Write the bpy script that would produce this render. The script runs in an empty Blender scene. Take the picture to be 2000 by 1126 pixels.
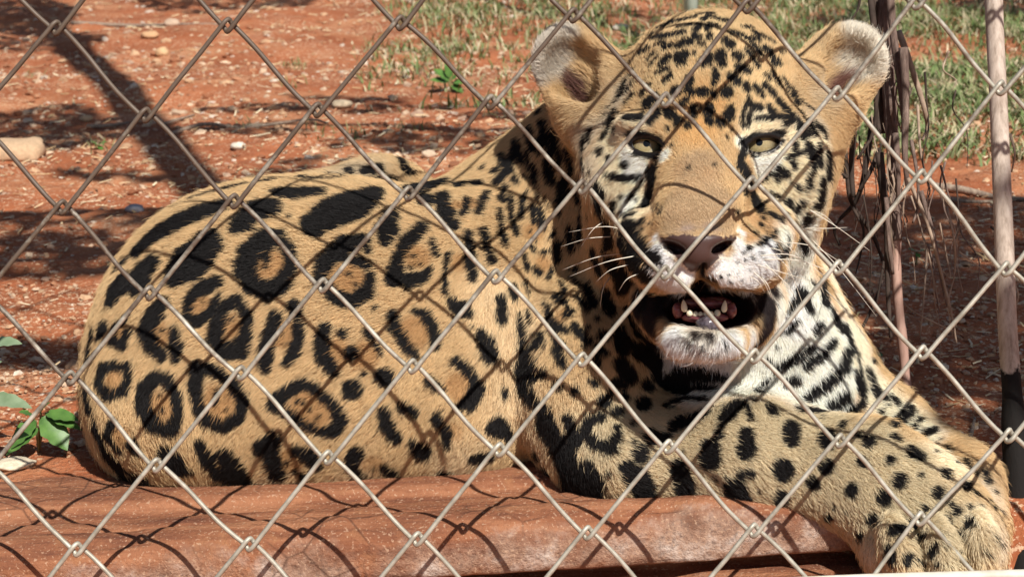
import bpy, math, random
import numpy as np
from mathutils import Vector, Matrix
from mathutils.bvhtree import BVHTree

random.seed(7)
rng = np.random.default_rng(7)
scene = bpy.context.scene
COL = scene.collection

# ------------------------------------------------------------------ camera, sky, sun, exposure
CAM_H = 0.515
PITCH = math.radians(-14.0)
ROLL = math.radians(1.8)
HFOV = math.radians(30.0)
K = 2 * math.tan(HFOV / 2) / 2000.0            # metres per photo pixel at one metre
FWD = np.array([0, math.cos(PITCH), math.sin(PITCH)])
R0 = np.array([1.0, 0, 0]); U0 = np.array([0, -math.sin(PITCH), math.cos(PITCH)])
RIGHT = R0 * math.cos(ROLL) - U0 * math.sin(ROLL)
UP = U0 * math.cos(ROLL) + R0 * math.sin(ROLL)
EYE = np.array([0, 0, CAM_H])

cam_data = bpy.data.cameras.new('camera')
cam_data.sensor_width = 36.0
cam_data.lens = 18.0 / math.tan(HFOV / 2)
cam_data.clip_start = 0.05
cam_data.clip_end = 500.0
cam_data.dof.use_dof = True
cam_data.dof.focus_distance = 1.44
cam_data.dof.aperture_fstop = 22.0
cam = bpy.data.objects.new('camera', cam_data)
COL.objects.link(cam)
m = Matrix.Identity(4)
for i in range(3):
    m[i][0] = RIGHT[i]; m[i][1] = UP[i]; m[i][2] = -FWD[i]; m[i][3] = EYE[i]
cam.matrix_world = m
scene.camera = cam

SUN_AZ = math.radians(24.0)      # to the right of straight behind the camera
SUN_EL = math.radians(48.0)
sun_dir = Vector((math.sin(SUN_AZ) * math.cos(SUN_EL), -math.cos(SUN_AZ) * math.cos(SUN_EL), math.sin(SUN_EL)))
world = bpy.data.worlds.new('World')
scene.world = world
world.use_nodes = True
wn = world.node_tree.nodes; wl = world.node_tree.links
wn.clear()
sky = wn.new('ShaderNodeTexSky'); sky.sky_type = 'NISHITA'; sky.sun_disc = False
sky.sun_elevation = SUN_EL
sky.sun_rotation = math.atan2(sun_dir.x, sun_dir.y)
bg = wn.new('ShaderNodeBackground'); bg.inputs['Strength'].default_value = 0.05
wo = wn.new('ShaderNodeOutputWorld')
wl.new(sky.outputs[0], bg.inputs[0]); wl.new(bg.outputs[0], wo.inputs[0])
sun_data = bpy.data.lights.new('sun', 'SUN')
sun_data.energy = 5.0; sun_data.angle = math.radians(0.5); sun_data.color = (1.0, 0.955, 0.88)
sun = bpy.data.objects.new('sun', sun_data); COL.objects.link(sun)
sun.rotation_euler = sun_dir.to_track_quat('Z', 'Y').to_euler()
sun.location = sun_dir * 10
scene.view_settings.view_transform = 'Standard'
scene.view_settings.look = 'None'
scene.view_settings.exposure = 0.22
scene.view_settings.gamma = 1.0
scene.view_settings.use_curve_mapping = False
scene.cycles.max_bounces = 8
scene.cycles.use_denoising = True

# ------------------------------------------------------------------ measuring helpers
def W(c):                                       # camera axes (right, up, away) in metres -> world, arrays welcome
    c = np.asarray(c, float)
    return EYE + c[..., 0:1] * RIGHT + c[..., 1:2] * UP + c[..., 2:3] * FWD
def P(px, py, d):                               # sight line through a photo point, at depth d, in camera axes
    return np.array([(px - 1000) * K * d, (563 - py) * K * d, d])
def at(px, py, d):
    return W(P(px, py, d))
def G(px, py, z=0.0):                           # where that sight line meets the level z
    r = W(P(px, py, 1.0)) - EYE
    return EYE + r * ((z - EYE[2]) / r[2])

# ------------------------------------------------------------------ object helpers
def tag(o, label=None, cat=None, group=None, kind=None):
    if label: o['label'] = label
    if cat: o['category'] = cat
    if group: o['group'] = group
    if kind: o['kind'] = kind
    return o
def empty(name, loc, parent=None):
    o = bpy.data.objects.new(name, None); COL.objects.link(o)
    o.empty_display_size = 0.05
    o.location = loc
    if parent: o.parent = parent
    return o
def mesh_data(name, v, f, mat=None, smooth=True):
    me = bpy.data.meshes.new(name)
    v = np.asarray(v, np.float32); 
    if isinstance(f, np.ndarray):
        n = f.shape[1]
        me.vertices.add(len(v)); me.vertices.foreach_set('co', v.ravel())
        me.loops.add(f.size); me.loops.foreach_set('vertex_index', f.astype(np.int32).ravel())
        me.polygons.add(len(f)); me.polygons.foreach_set('loop_start', np.arange(0, f.size, n, dtype=np.int32))
        me.update(calc_edges=True)
    else:
        me.from_pydata(v.tolist(), [], f); me.update()
    me.polygons.foreach_set('use_smooth', np.full(len(me.polygons), smooth))
    if mat:
        for q in (mat if isinstance(mat, (list, tuple)) else [mat]): me.materials.append(q)
    return me
def link(name, me, parent=None, loc=None):
    """vertices are in world space; the object gets its origin at loc (or its parent's)"""
    o = bpy.data.objects.new(name, me); COL.objects.link(o)
    if parent is not None:
        o.parent = parent
    if loc is not None:
        me.transform(Matrix.Translation(-Vector(loc)))
        base = Vector(parent.location) if parent is not None else Vector((0, 0, 0))
        o.location = Vector(loc) - base
    elif parent is not None:
        me.transform(Matrix.Translation(-Vector(parent.location)))
    return o

def tube(pts, rad, sides=8, caps=True, flat=None):
    """rings swept along pts with parallel transport; returns verts, faces(list of quads)"""
    pts = np.asarray(pts, float); n = len(pts)
    rad = np.broadcast_to(np.asarray(rad, float), (n,))
    t = np.gradient(pts, axis=0); t /= np.linalg.norm(t, axis=1)[:, None] + 1e-12
    a = np.cross(t[0], [0.3, 0.2, 0.93]); a /= np.linalg.norm(a)
    V = []; ang = np.linspace(0, 2 * np.pi, sides, endpoint=False)
    for i in range(n):
        a = a - t[i] * a.dot(t[i]); a /= np.linalg.norm(a)
        b = np.cross(t[i], a)
        V.append(pts[i] + rad[i] * (np.cos(ang)[:, None] * a + np.sin(ang)[:, None] * b))
    V = np.concatenate(V)
    i = np.arange(n - 1)[:, None] * sides; j = np.arange(sides)[None]; jn = (j + 1) % sides
    F = np.stack([i + j, i + jn, i + sides + jn, i + sides + j], -1).reshape(-1, 4)
    if caps:
        V = np.concatenate([V, pts[:1], pts[-1:]])
        c0, c1 = len(V) - 2, len(V) - 1; j = np.arange(sides); jn = (j + 1) % sides
        F = np.concatenate([F, np.stack([np.full(sides, c0), jn, j, np.full(sides, c0)], 1)[:, [0, 1, 2, 2]],
                            np.stack([np.full(sides, c1), (n - 1) * sides + j, (n - 1) * sides + jn, (n - 1) * sides + jn], 1)])
    return V, F
def tris(F):
    """quads (possibly with a doubled last corner) -> clean list of faces"""
    return [tuple(q) if q[2] != q[3] else tuple(q[:3]) for q in F.tolist()]
class Soup:
    def __init__(s): s.v = []; s.f = []; s.n = 0
    def add(s, v, f):
        s.v.append(np.asarray(v, float)); s.f += [tuple(int(x) + s.n for x in q) for q in (tris(f) if isinstance(f, np.ndarray) else f)]
        s.n += len(v)
    def tube(s, pts, rad, sides=8): s.add(*tube(pts, rad, sides))
    def mesh(s, name, mat, smooth=True): return mesh_data(name, np.concatenate(s.v), s.f, mat, smooth)
def catmull(pts, n=8):
    p = np.asarray(pts, float); p = np.vstack([2 * p[0] - p[1], p, 2 * p[-1] - p[-2]])
    out = []
    for i in range(1, len(p) - 2):
        for u in np.arange(n) / n:
            out.append(0.5 * (2 * p[i] + (p[i + 1] - p[i - 1]) * u + (2 * p[i - 1] - 5 * p[i] + 4 * p[i + 1] - p[i + 2]) * u * u
                              + (3 * p[i] - p[i - 1] - 3 * p[i + 1] + p[i + 2]) * u ** 3))
    out.append(p[-2]); return np.array(out)

# value noise on points, vectorised
def _hash(i, j, k, s):
    with np.errstate(over='ignore'):
        h = (i.astype(np.uint32) * np.uint32(73856093)) ^ (j.astype(np.uint32) * np.uint32(19349663)) ^ (k.astype(np.uint32) * np.uint32(83492791)) ^ np.uint32(s * 2654435761 % 2**32)
        h = (h ^ (h >> np.uint32(13))) * np.uint32(1274126177)
        h = h ^ (h >> np.uint32(16))
    return h.astype(np.float32) / 4294967295.0
def vnoise(p, scale, seed=0, octaves=1):
    p = np.asarray(p, np.float32) * scale; tot = 0; amp = 1; norm = 0
    for o in range(octaves):
        i = np.floor(p).astype(np.int64); f = p - i; f = f * f * (3 - 2 * f); i = i + 100000
        r = 0
        for dx in (0, 1):
            for dy in (0, 1):
                for dz in (0, 1):
                    w = (f[:, 0] if dx else 1 - f[:, 0]) * (f[:, 1] if dy else 1 - f[:, 1]) * (f[:, 2] if dz else 1 - f[:, 2])
                    r = r + w * _hash(i[:, 0] + dx, i[:, 1] + dy, i[:, 2] + dz, seed + o)
        tot = tot + amp * r; norm += amp; amp *= 0.5; p = p * 2.03
    return tot / norm * 2 - 1

# ------------------------------------------------------------------ node helpers
class Mat:
    def __init__(s, name):
        s.m = bpy.data.materials.new(name); s.m.use_nodes = True
        s.t = s.m.node_tree; s.N = s.t.nodes; s.L = s.t.links
        s.b = s.N['Principled BSDF']
        s.out = s.N['Material Output']
    def n(s, kind, **kw):
        nd = s.N.new('ShaderNode' + kind)
        for k_, v in kw.items(): setattr(nd, k_, v)
        return nd
    def set(s, node, **kw):
        for k_, v in kw.items():
            key = k_.replace('_', ' ')
            sock = node.inputs[key] if key in node.inputs else node.inputs[int(k_[1:])]
            if hasattr(v, 'is_output') : s.L.new(v, sock)
            else: sock.default_value = v
        return node
    def noise(s, scale, detail=4, rough=0.55, vec=None, dist=0.0):
        nd = s.n('TexNoise'); nd.inputs['Scale'].default_value = scale; nd.inputs['Detail'].default_value = detail
        nd.inputs['Roughness'].default_value = rough; nd.inputs['Distortion'].default_value = dist
        s.L.new(vec if vec is not None else s.obj(), nd.inputs['Vector']); return nd.outputs[0]
    def obj(s):
        if not hasattr(s, '_o'): s._o = s.n('NewGeometry').outputs['Position']
        return s._o
    def scaled(s, sx, sy, sz):
        mp = s.n('Mapping'); s.L.new(s.obj(), mp.inputs[0]); mp.inputs['Scale'].default_value = (sx, sy, sz); return mp.outputs[0]
    def ramp(s, fac, stops):
        r = s.n('ValToRGB'); s.L.new(fac, r.inputs[0]); e = r.color_ramp.elements
        while len(e) < len(stops): e.new(0.5)
        for el, (p_, c) in zip(e, stops):
            el.position = p_; el.color = (c, c, c, 1) if not isinstance(c, tuple) else (*c, 1)
        return r.outputs[0]
    def mix(s, fac, a, b, mode='MIX'):
        nd = s.n('Mix', data_type='RGBA', blend_type=mode)
        for sock, v in ((nd.inputs[0], fac), (nd.inputs[6], a), (nd.inputs[7], b)):
            if hasattr(v, 'is_output'): s.L.new(v, sock)
            else: sock.default_value = v if not isinstance(v, tuple) else (*v, 1)
        return nd.outputs[2]
    def math(s, op, a, b=0.0, c=0.0):
        nd = s.n('Math', operation=op)
        for i_, v in enumerate((a, b, c)):
            if hasattr(v, 'is_output'): s.L.new(v, nd.inputs[i_])
            else: nd.inputs[i_].default_value = v
        return nd.outputs[0]
    def bump(s, h, strength=0.5, dist=0.002):
        nd = s.n('Bump'); s.L.new(h, nd.inputs['Height']); nd.inputs['Strength'].default_value = strength; nd.inputs['Distance'].default_value = dist
        s.L.new(nd.outputs[0], s.b.inputs['Normal']); return nd
    def base(s, c, rough=0.8, spec=0.3, metal=0.0):
        if hasattr(c, 'is_output'): s.L.new(c, s.b.inputs['Base Color'])
        else: s.b.inputs['Base Color'].default_value = (*c, 1)
        if hasattr(rough, 'is_output'): s.L.new(rough, s.b.inputs['Roughness'])
        else: s.b.inputs['Roughness'].default_value = rough
        s.b.inputs['Specular IOR Level'].default_value = spec
        s.b.inputs['Metallic'].default_value = metal
        return s
# ================================================================== SETTING: ground, curb, fence
# --- red soil, one sheet out to the horizon, finely relieved where the camera looks
gm = Mat('red_soil')
n1 = gm.noise(2.2, 6, 0.6); n2 = gm.noise(28, 6, 0.65); n3 = gm.noise(170, 4, 0.7)
c = gm.ramp(n1, [(0.3, (0.22, 0.060, 0.024)), (0.52, (0.36, 0.112, 0.048)), (0.72, (0.50, 0.175, 0.075))])
c = gm.mix(gm.ramp(n2, [(0.35, 0.0), (0.75, 0.55)]), c, (0.48, 0.175, 0.08))
c = gm.mix(gm.ramp(gm.noise(1.0, 5, .65, gm.scaled(3.2, 5.5, 3)), [(0.50, 0.0), (0.66, 0.7)]), c, (0.56, 0.26, 0.13))
chips = gm.ramp(n3, [(0.54, 0.0), (0.60, 1.0)])
patch = gm.ramp(gm.noise(5.5, 4, 0.6), [(0.42, 0.15), (0.58, 0.9)])
c = gm.mix(gm.math('MULTIPLY', chips, patch), c, (0.74, 0.53, 0.35))
gm.base(c, 0.92, 0.15)
gm.bump(gm.math('ADD', n2, gm.math('MULTIPLY', n3, 0.35)), 0.9, 0.012)

xs = np.concatenate([[-60, -20, -8, -4], np.linspace(-2.2, 2.2, 330), [4, 8, 20, 60]])
ys = np.concatenate([[-40, -10, -3, 0.5, 1.2], np.linspace(1.38, 3.2, 220), np.linspace(3.22, 6.5, 110), [9, 14, 30, 80]])
X, Y = np.meshgrid(xs, ys)
V = np.stack([X.ravel(), Y.ravel(), np.zeros(X.size)], 1)
def ground_z(x, y):
    p_ = np.stack([np.ravel(x), np.ravel(y), np.zeros(np.size(x))], 1)
    h = 0.022 * vnoise(p_, 3.1, 3, 2) + 0.006 * vnoise(p_, 17, 5, 3)
    fade = np.clip((np.ravel(y) - 1.44) / 0.35, 0, 1)
    return np.where(np.ravel(y) < 1.44, -0.02, h * fade - 0.004)
V[:, 2] = ground_z(V[:, 0], V[:, 1]) + np.where(V[:, 1] > 1.44, 0.004 * vnoise(V, 60, 9, 2), 0)
V[V[:, 1] < 1.40, 2] = -0.075
nx = len(xs); i, j = np.meshgrid(np.arange(len(ys) - 1), np.arange(nx - 1), indexing='ij')
F = np.stack([i * nx + j, i * nx + j + 1, (i + 1) * nx + j + 1, (i + 1) * nx + j], -1).reshape(-1, 4)
ground = link('ground', mesh_data('ground', V, F, gm.m)); tag(ground, kind='structure')

# --- concrete curb stained with red mud, running under the animal
cm = Mat('muddy_concrete')
sepxyz = cm.n('SeparateXYZ'); cm.L.new(cm.obj(), sepxyz.inputs[0])
att = cm.n('Attribute', attribute_name='mud')
str_n = cm.noise(1.0, 6, 0.68, cm.scaled(8, 60, 60)); fine = cm.noise(260, 4, 0.7); mid = cm.noise(30, 5, 0.65)
mud = cm.ramp(str_n, [(0.34, (0.15, 0.058, 0.034)), (0.48, (0.25, 0.098, 0.050)), (0.62, (0.36, 0.158, 0.082))])
conc = cm.ramp(mid, [(0.34, (0.19, 0.095, 0.06)), (0.5, (0.38, 0.24, 0.17)), (0.66, (0.60, 0.50, 0.43))])
conc = cm.mix(cm.ramp(fine, [(0.35, 0.6), (0.5, 0.0)]), conc, (0.13, 0.09, 0.075))
rust = cm.noise(11, 6, 0.7)
msk = cm.math('ADD', att.outputs['Fac'], cm.math('MULTIPLY', cm.math('SUBTRACT', rust, 0.5), 2.4))
sx = cm.n('Separate XYZ'.replace(' ', '')); cm.L.new(cm.obj(), sx.inputs[0])
msk = cm.math('ADD', msk, cm.math('MULTIPLY', cm.math('SUBTRACT', 0.12, sx.outputs['X']), 0.55))
msk = cm.ramp(msk, [(0.22, 0.0), (0.66, 1.0)])
mud = cm.mix(cm.ramp(cm.noise(55, 5, 0.7), [(0.55, 0.0), (0.75, 0.6)]), mud, (0.40, 0.19, 0.09))
crk = cm.n('TexVoronoi', feature='DISTANCE_TO_EDGE'); crk.inputs['Scale'].default_value = 26; cm.L.new(cm.obj(), crk.inputs['Vector'])
crack = cm.math('MULTIPLY', cm.ramp(crk.outputs['Distance'], [(0.0, 1.0), (0.035, 0.0)]), cm.ramp(cm.noise(9, 3, .6), [(.52, 0.0), (.60, .7)]))
grit = cm.ramp(cm.noise(420, 2, .5), [(.60, 0.0), (.68, .55)])
surf = cm.mix(grit, cm.mix(msk, conc, mud), (0.55, 0.36, 0.24)); surf = cm.mix(crack, surf, (0.07, 0.03, 0.02))
cm.base(surf, 0.85, 0.2)
cm.bump(cm.math('ADD', cm.math('MULTIPLY', fine, 0.6), cm.math('ADD', cm.math('MULTIPLY', mid, 1.0), cm.math('MULTIPLY', cm.noise(90, 5, .7), .8))), 0.7, 0.005)

e0 = G(60, 1083, -0.006); e1 = G(1400, 1000, -0.006)          # front top arris, two points on it
ddir = (e1 - e0); ddir[2] = 0; ddir /= np.linalg.norm(ddir)
nrm = np.array([-ddir[1], ddir[0], 0])                            # points away from the camera
prof = [(0.200, -0.03, .8), (0.165, -0.004, .9), (0.125, -0.001, 1), (0.088, 0.000, 1), (0.080, -0.006, 1), (0.064, -0.0085, 1), (0.060, -0.0080, 1), (0.056, -0.0045, 1), (0.040, -0.0035, 1), (0.034, -0.0060, 1), (0.031, -0.0070, 1), (0.028, -0.001, 1), (0.014, 0.001, .95), (0.004, -0.002, .8), (-0.003, -0.0075, .6),
        (-0.007, -0.016, .38), (-0.008, -0.028, .2), (-0.007, -0.040, .25), (0.0, -0.044, .6), (0.020, -0.046, .9), (0.022, -0.056, .9), (-0.03, -0.058, .8), (-0.045, -0.075, .8)]
pr = catmull([(a, b, c_) for a, b, c_ in prof], 4)
us = np.linspace(-1.2, 0.465, 420)
mid_pt = (e0 + e1) / 2
VV = []; MU = []
for u in us:
    o_ = mid_pt + ddir * u
    q = o_[None] + nrm[None] * pr[:, :1]; q[:, 2] = pr[:, 1]
    VV.append(q); MU.append(pr[:, 2])
VV = np.concatenate(VV); MU = np.concatenate(MU)
w_ = VV - mid_pt; uu = w_ @ ddir
VV[:, 2] += 0.0022 * vnoise(np.c_[uu * 6, VV[:, 1] * 40, VV[:, 2] * 40], 1, 21, 3) + 0.0009 * vnoise(VV, 110, 22, 3)
VV += nrm[None] * (0.003 * vnoise(np.c_[uu * 5, VV[:, 1] * 8, VV[:, 2] * 14], 1, 31, 3) + 0.0008 * vnoise(VV, 110, 25, 2))[:, None]
# chipped arris where the plaster has broken away
chip = np.clip(vnoise(np.c_[uu * 14, 0 * uu, 0 * uu], 1, 41, 3) - 0.12, 0, 1) * np.exp(-((MU - 0.85) / 0.12) ** 2)
VV[:, 2] -= 0.011 * chip
npf = len(pr); i, j = np.meshgrid(np.arange(len(us) - 1), np.arange(npf - 1), indexing='ij')
F = np.stack([i * npf + j, (i + 1) * npf + j, (i + 1) * npf + j + 1, i * npf + j + 1], -1).reshape(-1, 4)
cme = mesh_data('curb', VV, F, cm.m)
cme.attributes.new('mud', 'FLOAT', 'POINT').data.foreach_set('value', MU.astype(np.float32))
curb = link('concrete_curb', cme, loc=mid_pt)
tag(curb, 'low concrete curb stained with red mud, running under the jaguar along the bottom', 'curb')

# --- chain link fence: every woven wire a part
FO = np.array([0.0183, 0.0076, 1.3396]); fa = np.radians([-4.37, -1.196, 1.766])
def rotm(a):
    x, y, z = a
    Xr = np.array([[1, 0, 0], [0, math.cos(x), -math.sin(x)], [0, math.sin(x), math.cos(x)]])
    Yr = np.array([[math.cos(y), 0, math.sin(y)], [0, 1, 0], [-math.sin(y), 0, math.cos(y)]])
    Zr = np.array([[math.cos(z), -math.sin(z), 0], [math.sin(z), math.cos(z), 0], [0, 0, 1]])
    return Zr @ Yr @ Xr
FR = rotm(fa); FD = 0.12; FS = 1.0139
def fence_pt(u, v, w):                           # fence sheet axes -> world
    return W(np.stack([u, v, w], -1) @ FR.T + FO)
seen = {(0,0):(110,55),(2,0):(445,50),(4,0):(782,45),(6,0):(1120,30),(8,0):(1460,12),(10,0):(1790,5),
(1,1):(285,225),(3,1):(620,215),(5,1):(958,200),(7,1):(1300,195),(9,1):(1635,183),(11,1):(1955,172),
(0,2):(122,405),(2,2):(457,393),(4,2):(798,378),(6,2):(1137,365),(8,2):(1468,358),(10,2):(1800,345),
(1,3):(292,572),(3,3):(630,557),(5,3):(968,540),(9,3):(1637,522),(11,3):(1965,525),
(0,4):(137,738),(2,4):(470,728),(4,4):(805,715),(6,4):(1137,702),(8,4):(1473,695),(10,4):(1802,688),
(1,5):(305,908),(3,5):(640,893),(5,5):(975,878),(7,5):(1305,872),(9,5):(1640,860),(11,5):(1970,850),
(0,6):(150,1072),(2,6):(487,1062),(4,6):(815,1052),(6,6):(1147,1040),(8,6):(1472,1035),(10,6):(1797,1012)}
def node(i_, j_):
    u = (i_ - 5.5) * FD / 2; v = -(j_ - 3) * FD / 2 * FS
    if (i_, j_) in seen:
        px, py = seen[(i_, j_)]
        d_ = P(px, py, 1.0); nn = FR[:, 2]
        t = FO.dot(nn) / d_.dot(nn); loc = FR.T @ (d_ * t - FO)
        return loc[0], loc[1]
    h = math.sin(i_ * 12.9898 + j_ * 78.233) * 43758.5453; h -= math.floor(h)
    return u + (h - .5) * 0.002, v + (h * 7 % 1 - .5) * 0.002
wm = Mat('galvanised_wire')
rn = wm.noise(38, 5, 0.7); rf = wm.noise(300, 3, 0.6)
wsep = wm.n('SeparateXYZ'); wm.L.new(wm.obj(), wsep.inputs[0])
worn = wm.math('ADD', wm.math('MULTIPLY', wsep.outputs['X'], -0.50), wm.math('MULTIPLY', wm.math('SUBTRACT', wsep.outputs['Z'], 0.22), 1.5))
rust_m = wm.ramp(wm.math('ADD', wm.math('ADD', wm.math('MULTIPLY', wm.math('SUBTRACT', rn, -0.0), 1.0), worn), wm.math('MULTIPLY', rf, 0.12)), [(0.50, 0.0), (0.72, 0.9)])
zinc = wm.ramp(wm.noise(90, 4, 0.6), [(0.3, (0.29, 0.265, 0.21)), (0.7, (0.56, 0.525, 0.44))])
wm.base(wm.mix(rust_m, zinc, (0.085, 0.052, 0.034)), 0.50, 0.4)
wm.L.new(wm.ramp(rust_m, [(0.0, 0.28), (1.0, 0.0)]), wm.b.inputs['Metallic'])
wm.bump(rf, 0.25, 0.0006)
fence = empty('chain_link_fence', fence_pt(np.array(0.), np.array(-0.30), np.array(0.)))
tag(fence, 'weathered chain link fence of rusty galvanised wire standing in front of the jaguar', 'fence')
WR = 0.00172; OV = 0.0026
for row in range(-8, 7):                        # the wire that zigzags between node rows row and row+1
    pts = []
    i0, i1 = -5, 16
    for i_ in range(i0, i1 + 1):
        top = (i_ + row) % 2 == 0               # this column's node of the upper row, else of the lower row
        jr = row if top else row + 1
        u, v = node(i_, jr)
        s = 1 if top else -1
        tip = v + s * (OV + WR)
        # "/" strands lie in front (towards the camera), "\" strands behind; the bend passes round the neighbour
        # going right: arriving at a top tip along "/" (front), leaving along "\" (back)
        side = 0.0016 * s
        wA = -WR * 1.02 if top else WR * 1.02
        pts += [(u - 0.0050, tip - s * 0.0056, wA), (u - 0.0020, tip - s * 0.0019, wA * 0.95),
                (u + side * 0.4, tip, 0.0), (u + 0.0020, tip - s * 0.0019, -wA * 0.95), (u + 0.0050, tip - s * 0.0056, -wA)]
    pts = np.array(pts)
    # slight bow and kinks of the straight strands
    full = []
    for a_ in range(len(pts) - 1):
        p0, p1 = pts[a_], pts[a_ + 1]
        L_ = np.linalg.norm(p1 - p0)
        if L_ > 0.03:
            ph = (row * 7 + a_) * 1.7
            for q_ in (0.0, 0.12, 0.3, 0.5, 0.7, 0.88):
                b_ = p0 * (1 - q_) + p1 * q_
                bow = math.sin(q_ * math.pi) * 0.0009 * math.sin(ph) + math.sin(q_ * 2 * math.pi) * 0.0006
                full.append(b_ + np.array([0.6 * bow, bow, 0.0006 * math.sin(q_ * 9 + ph)]))
        else:
            full.append(p0)
    full.append(pts[-1]); full = np.array(full)
    full = catmull(full, 3)
    wpts = fence_pt(full[:, 0], full[:, 1], full[:, 2])
    sp = Soup(); sp.tube(wpts, WR, 8)
    link('wire', sp.mesh('wire', wm.m), fence)

tb = Mat('tension_bar_paint'); tbn = tb.noise(60, 4, .6); tb.base(tb.ramp(tbn, [(.3, (.50, .45, .36)), (.7, (.74, .70, .62))]), .55, .4)
sp = Soup(); sp.tube(catmull([at(1330, 1150, 1.352), at(1640, 1133, 1.352), at(2000, 1122, 1.352), at(2400, 1110, 1.352)], 5), .0042, 12)
link('bottom_rail', sp.mesh('bottom_rail', tb.m), fence)
# ================================================================== the yard behind: stones, litter, grass, weeds, posts
def ground_at(p):
    p = np.atleast_2d(p); return ground_z(p[:, 0], p[:, 1])
def on_ground(px, py):
    g = G(px, py, 0.0); g[2] = ground_at(g)[0]; return g
ico_v = []; t_ = (1 + 5 ** .5) / 2
for a_, b_ in ((-1, t_), (1, t_), (-1, -t_), (1, -t_)): ico_v += [(a_, b_, 0), (0, a_, b_), (b_, 0, a_)]
ico_v = np.array(ico_v, float) / math.hypot(1, t_)
from itertools import combinations
ico_f = []
for tri in combinations(range(12), 3):
    d_ = [np.linalg.norm(ico_v[tri[i_]] - ico_v[tri[(i_ + 1) % 3]]) for i_ in range(3)]
    if max(d_) < 1.1:
        n_ = np.cross(ico_v[tri[1]] - ico_v[tri[0]], ico_v[tri[2]] - ico_v[tri[0]])
        ico_f.append(tri if n_ @ ico_v[tri[0]] > 0 else (tri[0], tri[2], tri[1]))
ico_f = np.array(ico_f)
def colour_mat(name, rough=.85, spec=.2, bump=0.0, attr='tint', trans=0.0):
    q = Mat(name); a_ = q.n('Attribute', attribute_name=attr)
    nz_ = q.noise(220, 4, .65)
    q.base(q.mix(q.ramp(nz_, [(.3, .55), (.7, 0.0)]), a_.outputs['Color'], (.20, .09, .045), 'MIX') if bump else a_.outputs['Color'], rough, spec)
    if bump: q.bump(nz_, .6, bump)
    return q
def put_colours(me, c_):
    me.attributes.new('tint', 'FLOAT_COLOR', 'POINT').data.foreach_set('color', np.c_[c_, np.ones(len(c_))].astype(np.float32).ravel())
pebm = colour_mat('pebble', .85, .25, .0015)
def frustum_pts(n, ymin, ymax, lo_px=-80, hi_px=2080):
    # even in photo area, thinned so that the ground density falls off gently with distance
    py = rng.uniform(-40, 905, n * 3); px = rng.uniform(lo_px, hi_px, n * 3)
    g = np.array([G(a_, b_) for a_, b_ in zip(px, py)])
    ok = (g[:, 1] > ymin) & (g[:, 1] < ymax) & (g[:, 2] < .01)
    g = g[ok]; px = px[ok]; py = py[ok]
    kk = rng.permutation(len(g))[:n]; return g[kk], px[kk], py[kk]
g_, px_, py_ = frustum_pts(26000, 1.53, 6.5)
g_[:, 2] = ground_at(g_)
patchy = vnoise(np.c_[g_[:, 0], g_[:, 1] * .7, 0 * px_], 4.2, 61, 3)
keep_ = rng.random(len(g_)) < np.clip(.48 + 1.1 * patchy + .40 * ((py_ > 60) & (py_ < 340) & (px_ < 900)), .10, 1)
g_ = g_[keep_]; py_ = py_[keep_]; px_ = px_[keep_]
nP = len(g_)
dist_ = np.linalg.norm(g_ - EYE, axis=1)
sz = rng.lognormal(-6.15, .48, nP) * (dist_ / 2.2) ** .55
sz = np.clip(sz * (1 + .5 * (py_ < 350)), .0010, .011)
rr_ = rng.normal(0, 1, (nP, 3, 3)); rr_ = np.linalg.qr(rr_)[0]
PV = (ico_v[None] * (1 + .22 * rng.normal(0, 1, (nP, 12, 1)))) * (sz[:, None] * rng.uniform(.6, 1.3, (nP, 3)))[:, None, :]
PV = np.einsum('nij,nvj->nvi', rr_, PV); PV[:, :, 2] *= .62
PV += g_[:, None, :] + np.array([0, 0, 1.0]) * (sz * .12)[:, None, None]
PF = (ico_f[None] + 12 * np.arange(nP)[:, None, None]).reshape(-1, 3)
base_c = np.array([(.62, .40, .24), (.70, .52, .36), (.45, .22, .12), (.33, .13, .065), (.52, .36, .26), (.74, .64, .52)])[rng.choice(6, nP, p=[.3, .2, .2, .14, .1, .06])] * rng.uniform(.8, 1.12, (nP, 1))
me = mesh_data('gravel', PV.reshape(-1, 3), PF, pebm.m, smooth=False); put_colours(me, np.repeat(base_c, 12, 0))
tag(link('gravel', me), kind='stuff')

# --- stones big enough to pick apart
def stone(name, px, py, w_px, h_px, c_, label, seed, block=False):
    g = on_ground(px, py + h_px * .4); d_ = (g - EYE) @ FWD; rw, rh = w_px * K * d_ / 2, h_px * K * d_ / 2
    v = []; n_, m2 = 16, 9
    for i in range(m2 + 1):
        for j in range(n_):
            t = math.pi * i / m2; p_ = 2 * math.pi * j / n_; q = np.array((math.sin(t) * math.cos(p_), math.sin(t) * math.sin(p_), math.cos(t)))
            if block: q = np.sign(q) * np.abs(q) ** .45
            v.append(q)
    v = np.array(v); v *= (1 + .34 * vnoise(v + seed * 3.1, 2.1, seed, 3))[:, None]; v[:, 2] *= .75
    v = v * np.array([rw, rw * .8, rh * 1.1]) + g + np.array([0, rw * .2, rh * .55])
    f = [(i * n_ + j, (i + 1) * n_ + j, (i + 1) * n_ + (j + 1) % n_, i * n_ + (j + 1) % n_) for i in range(m2) for j in range(n_)]
    q = Mat('stone_' + str(seed)); nz_ = q.noise(140, 5, .7)
    q.base(q.ramp(nz_, [(.3, tuple(np.array(c_) * .6)), (.65, c_)]), .9, .2); q.bump(nz_, .6, .002)
    o = link(name, mesh_data(name, v, f, q.m), loc=g); tag(o, label, 'stone', 'loose stones on the red soil')
stone('rock_fragment', 28, 290, 118, 50, (.66, .45, .28), 'large flat tan rock fragment cut by the left edge of the photo', 3, True)
stone('stone', 263, 402, 38, 22, (.42, .42, .46), 'small blue grey stone on the soil left of the rump', 4)
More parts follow.
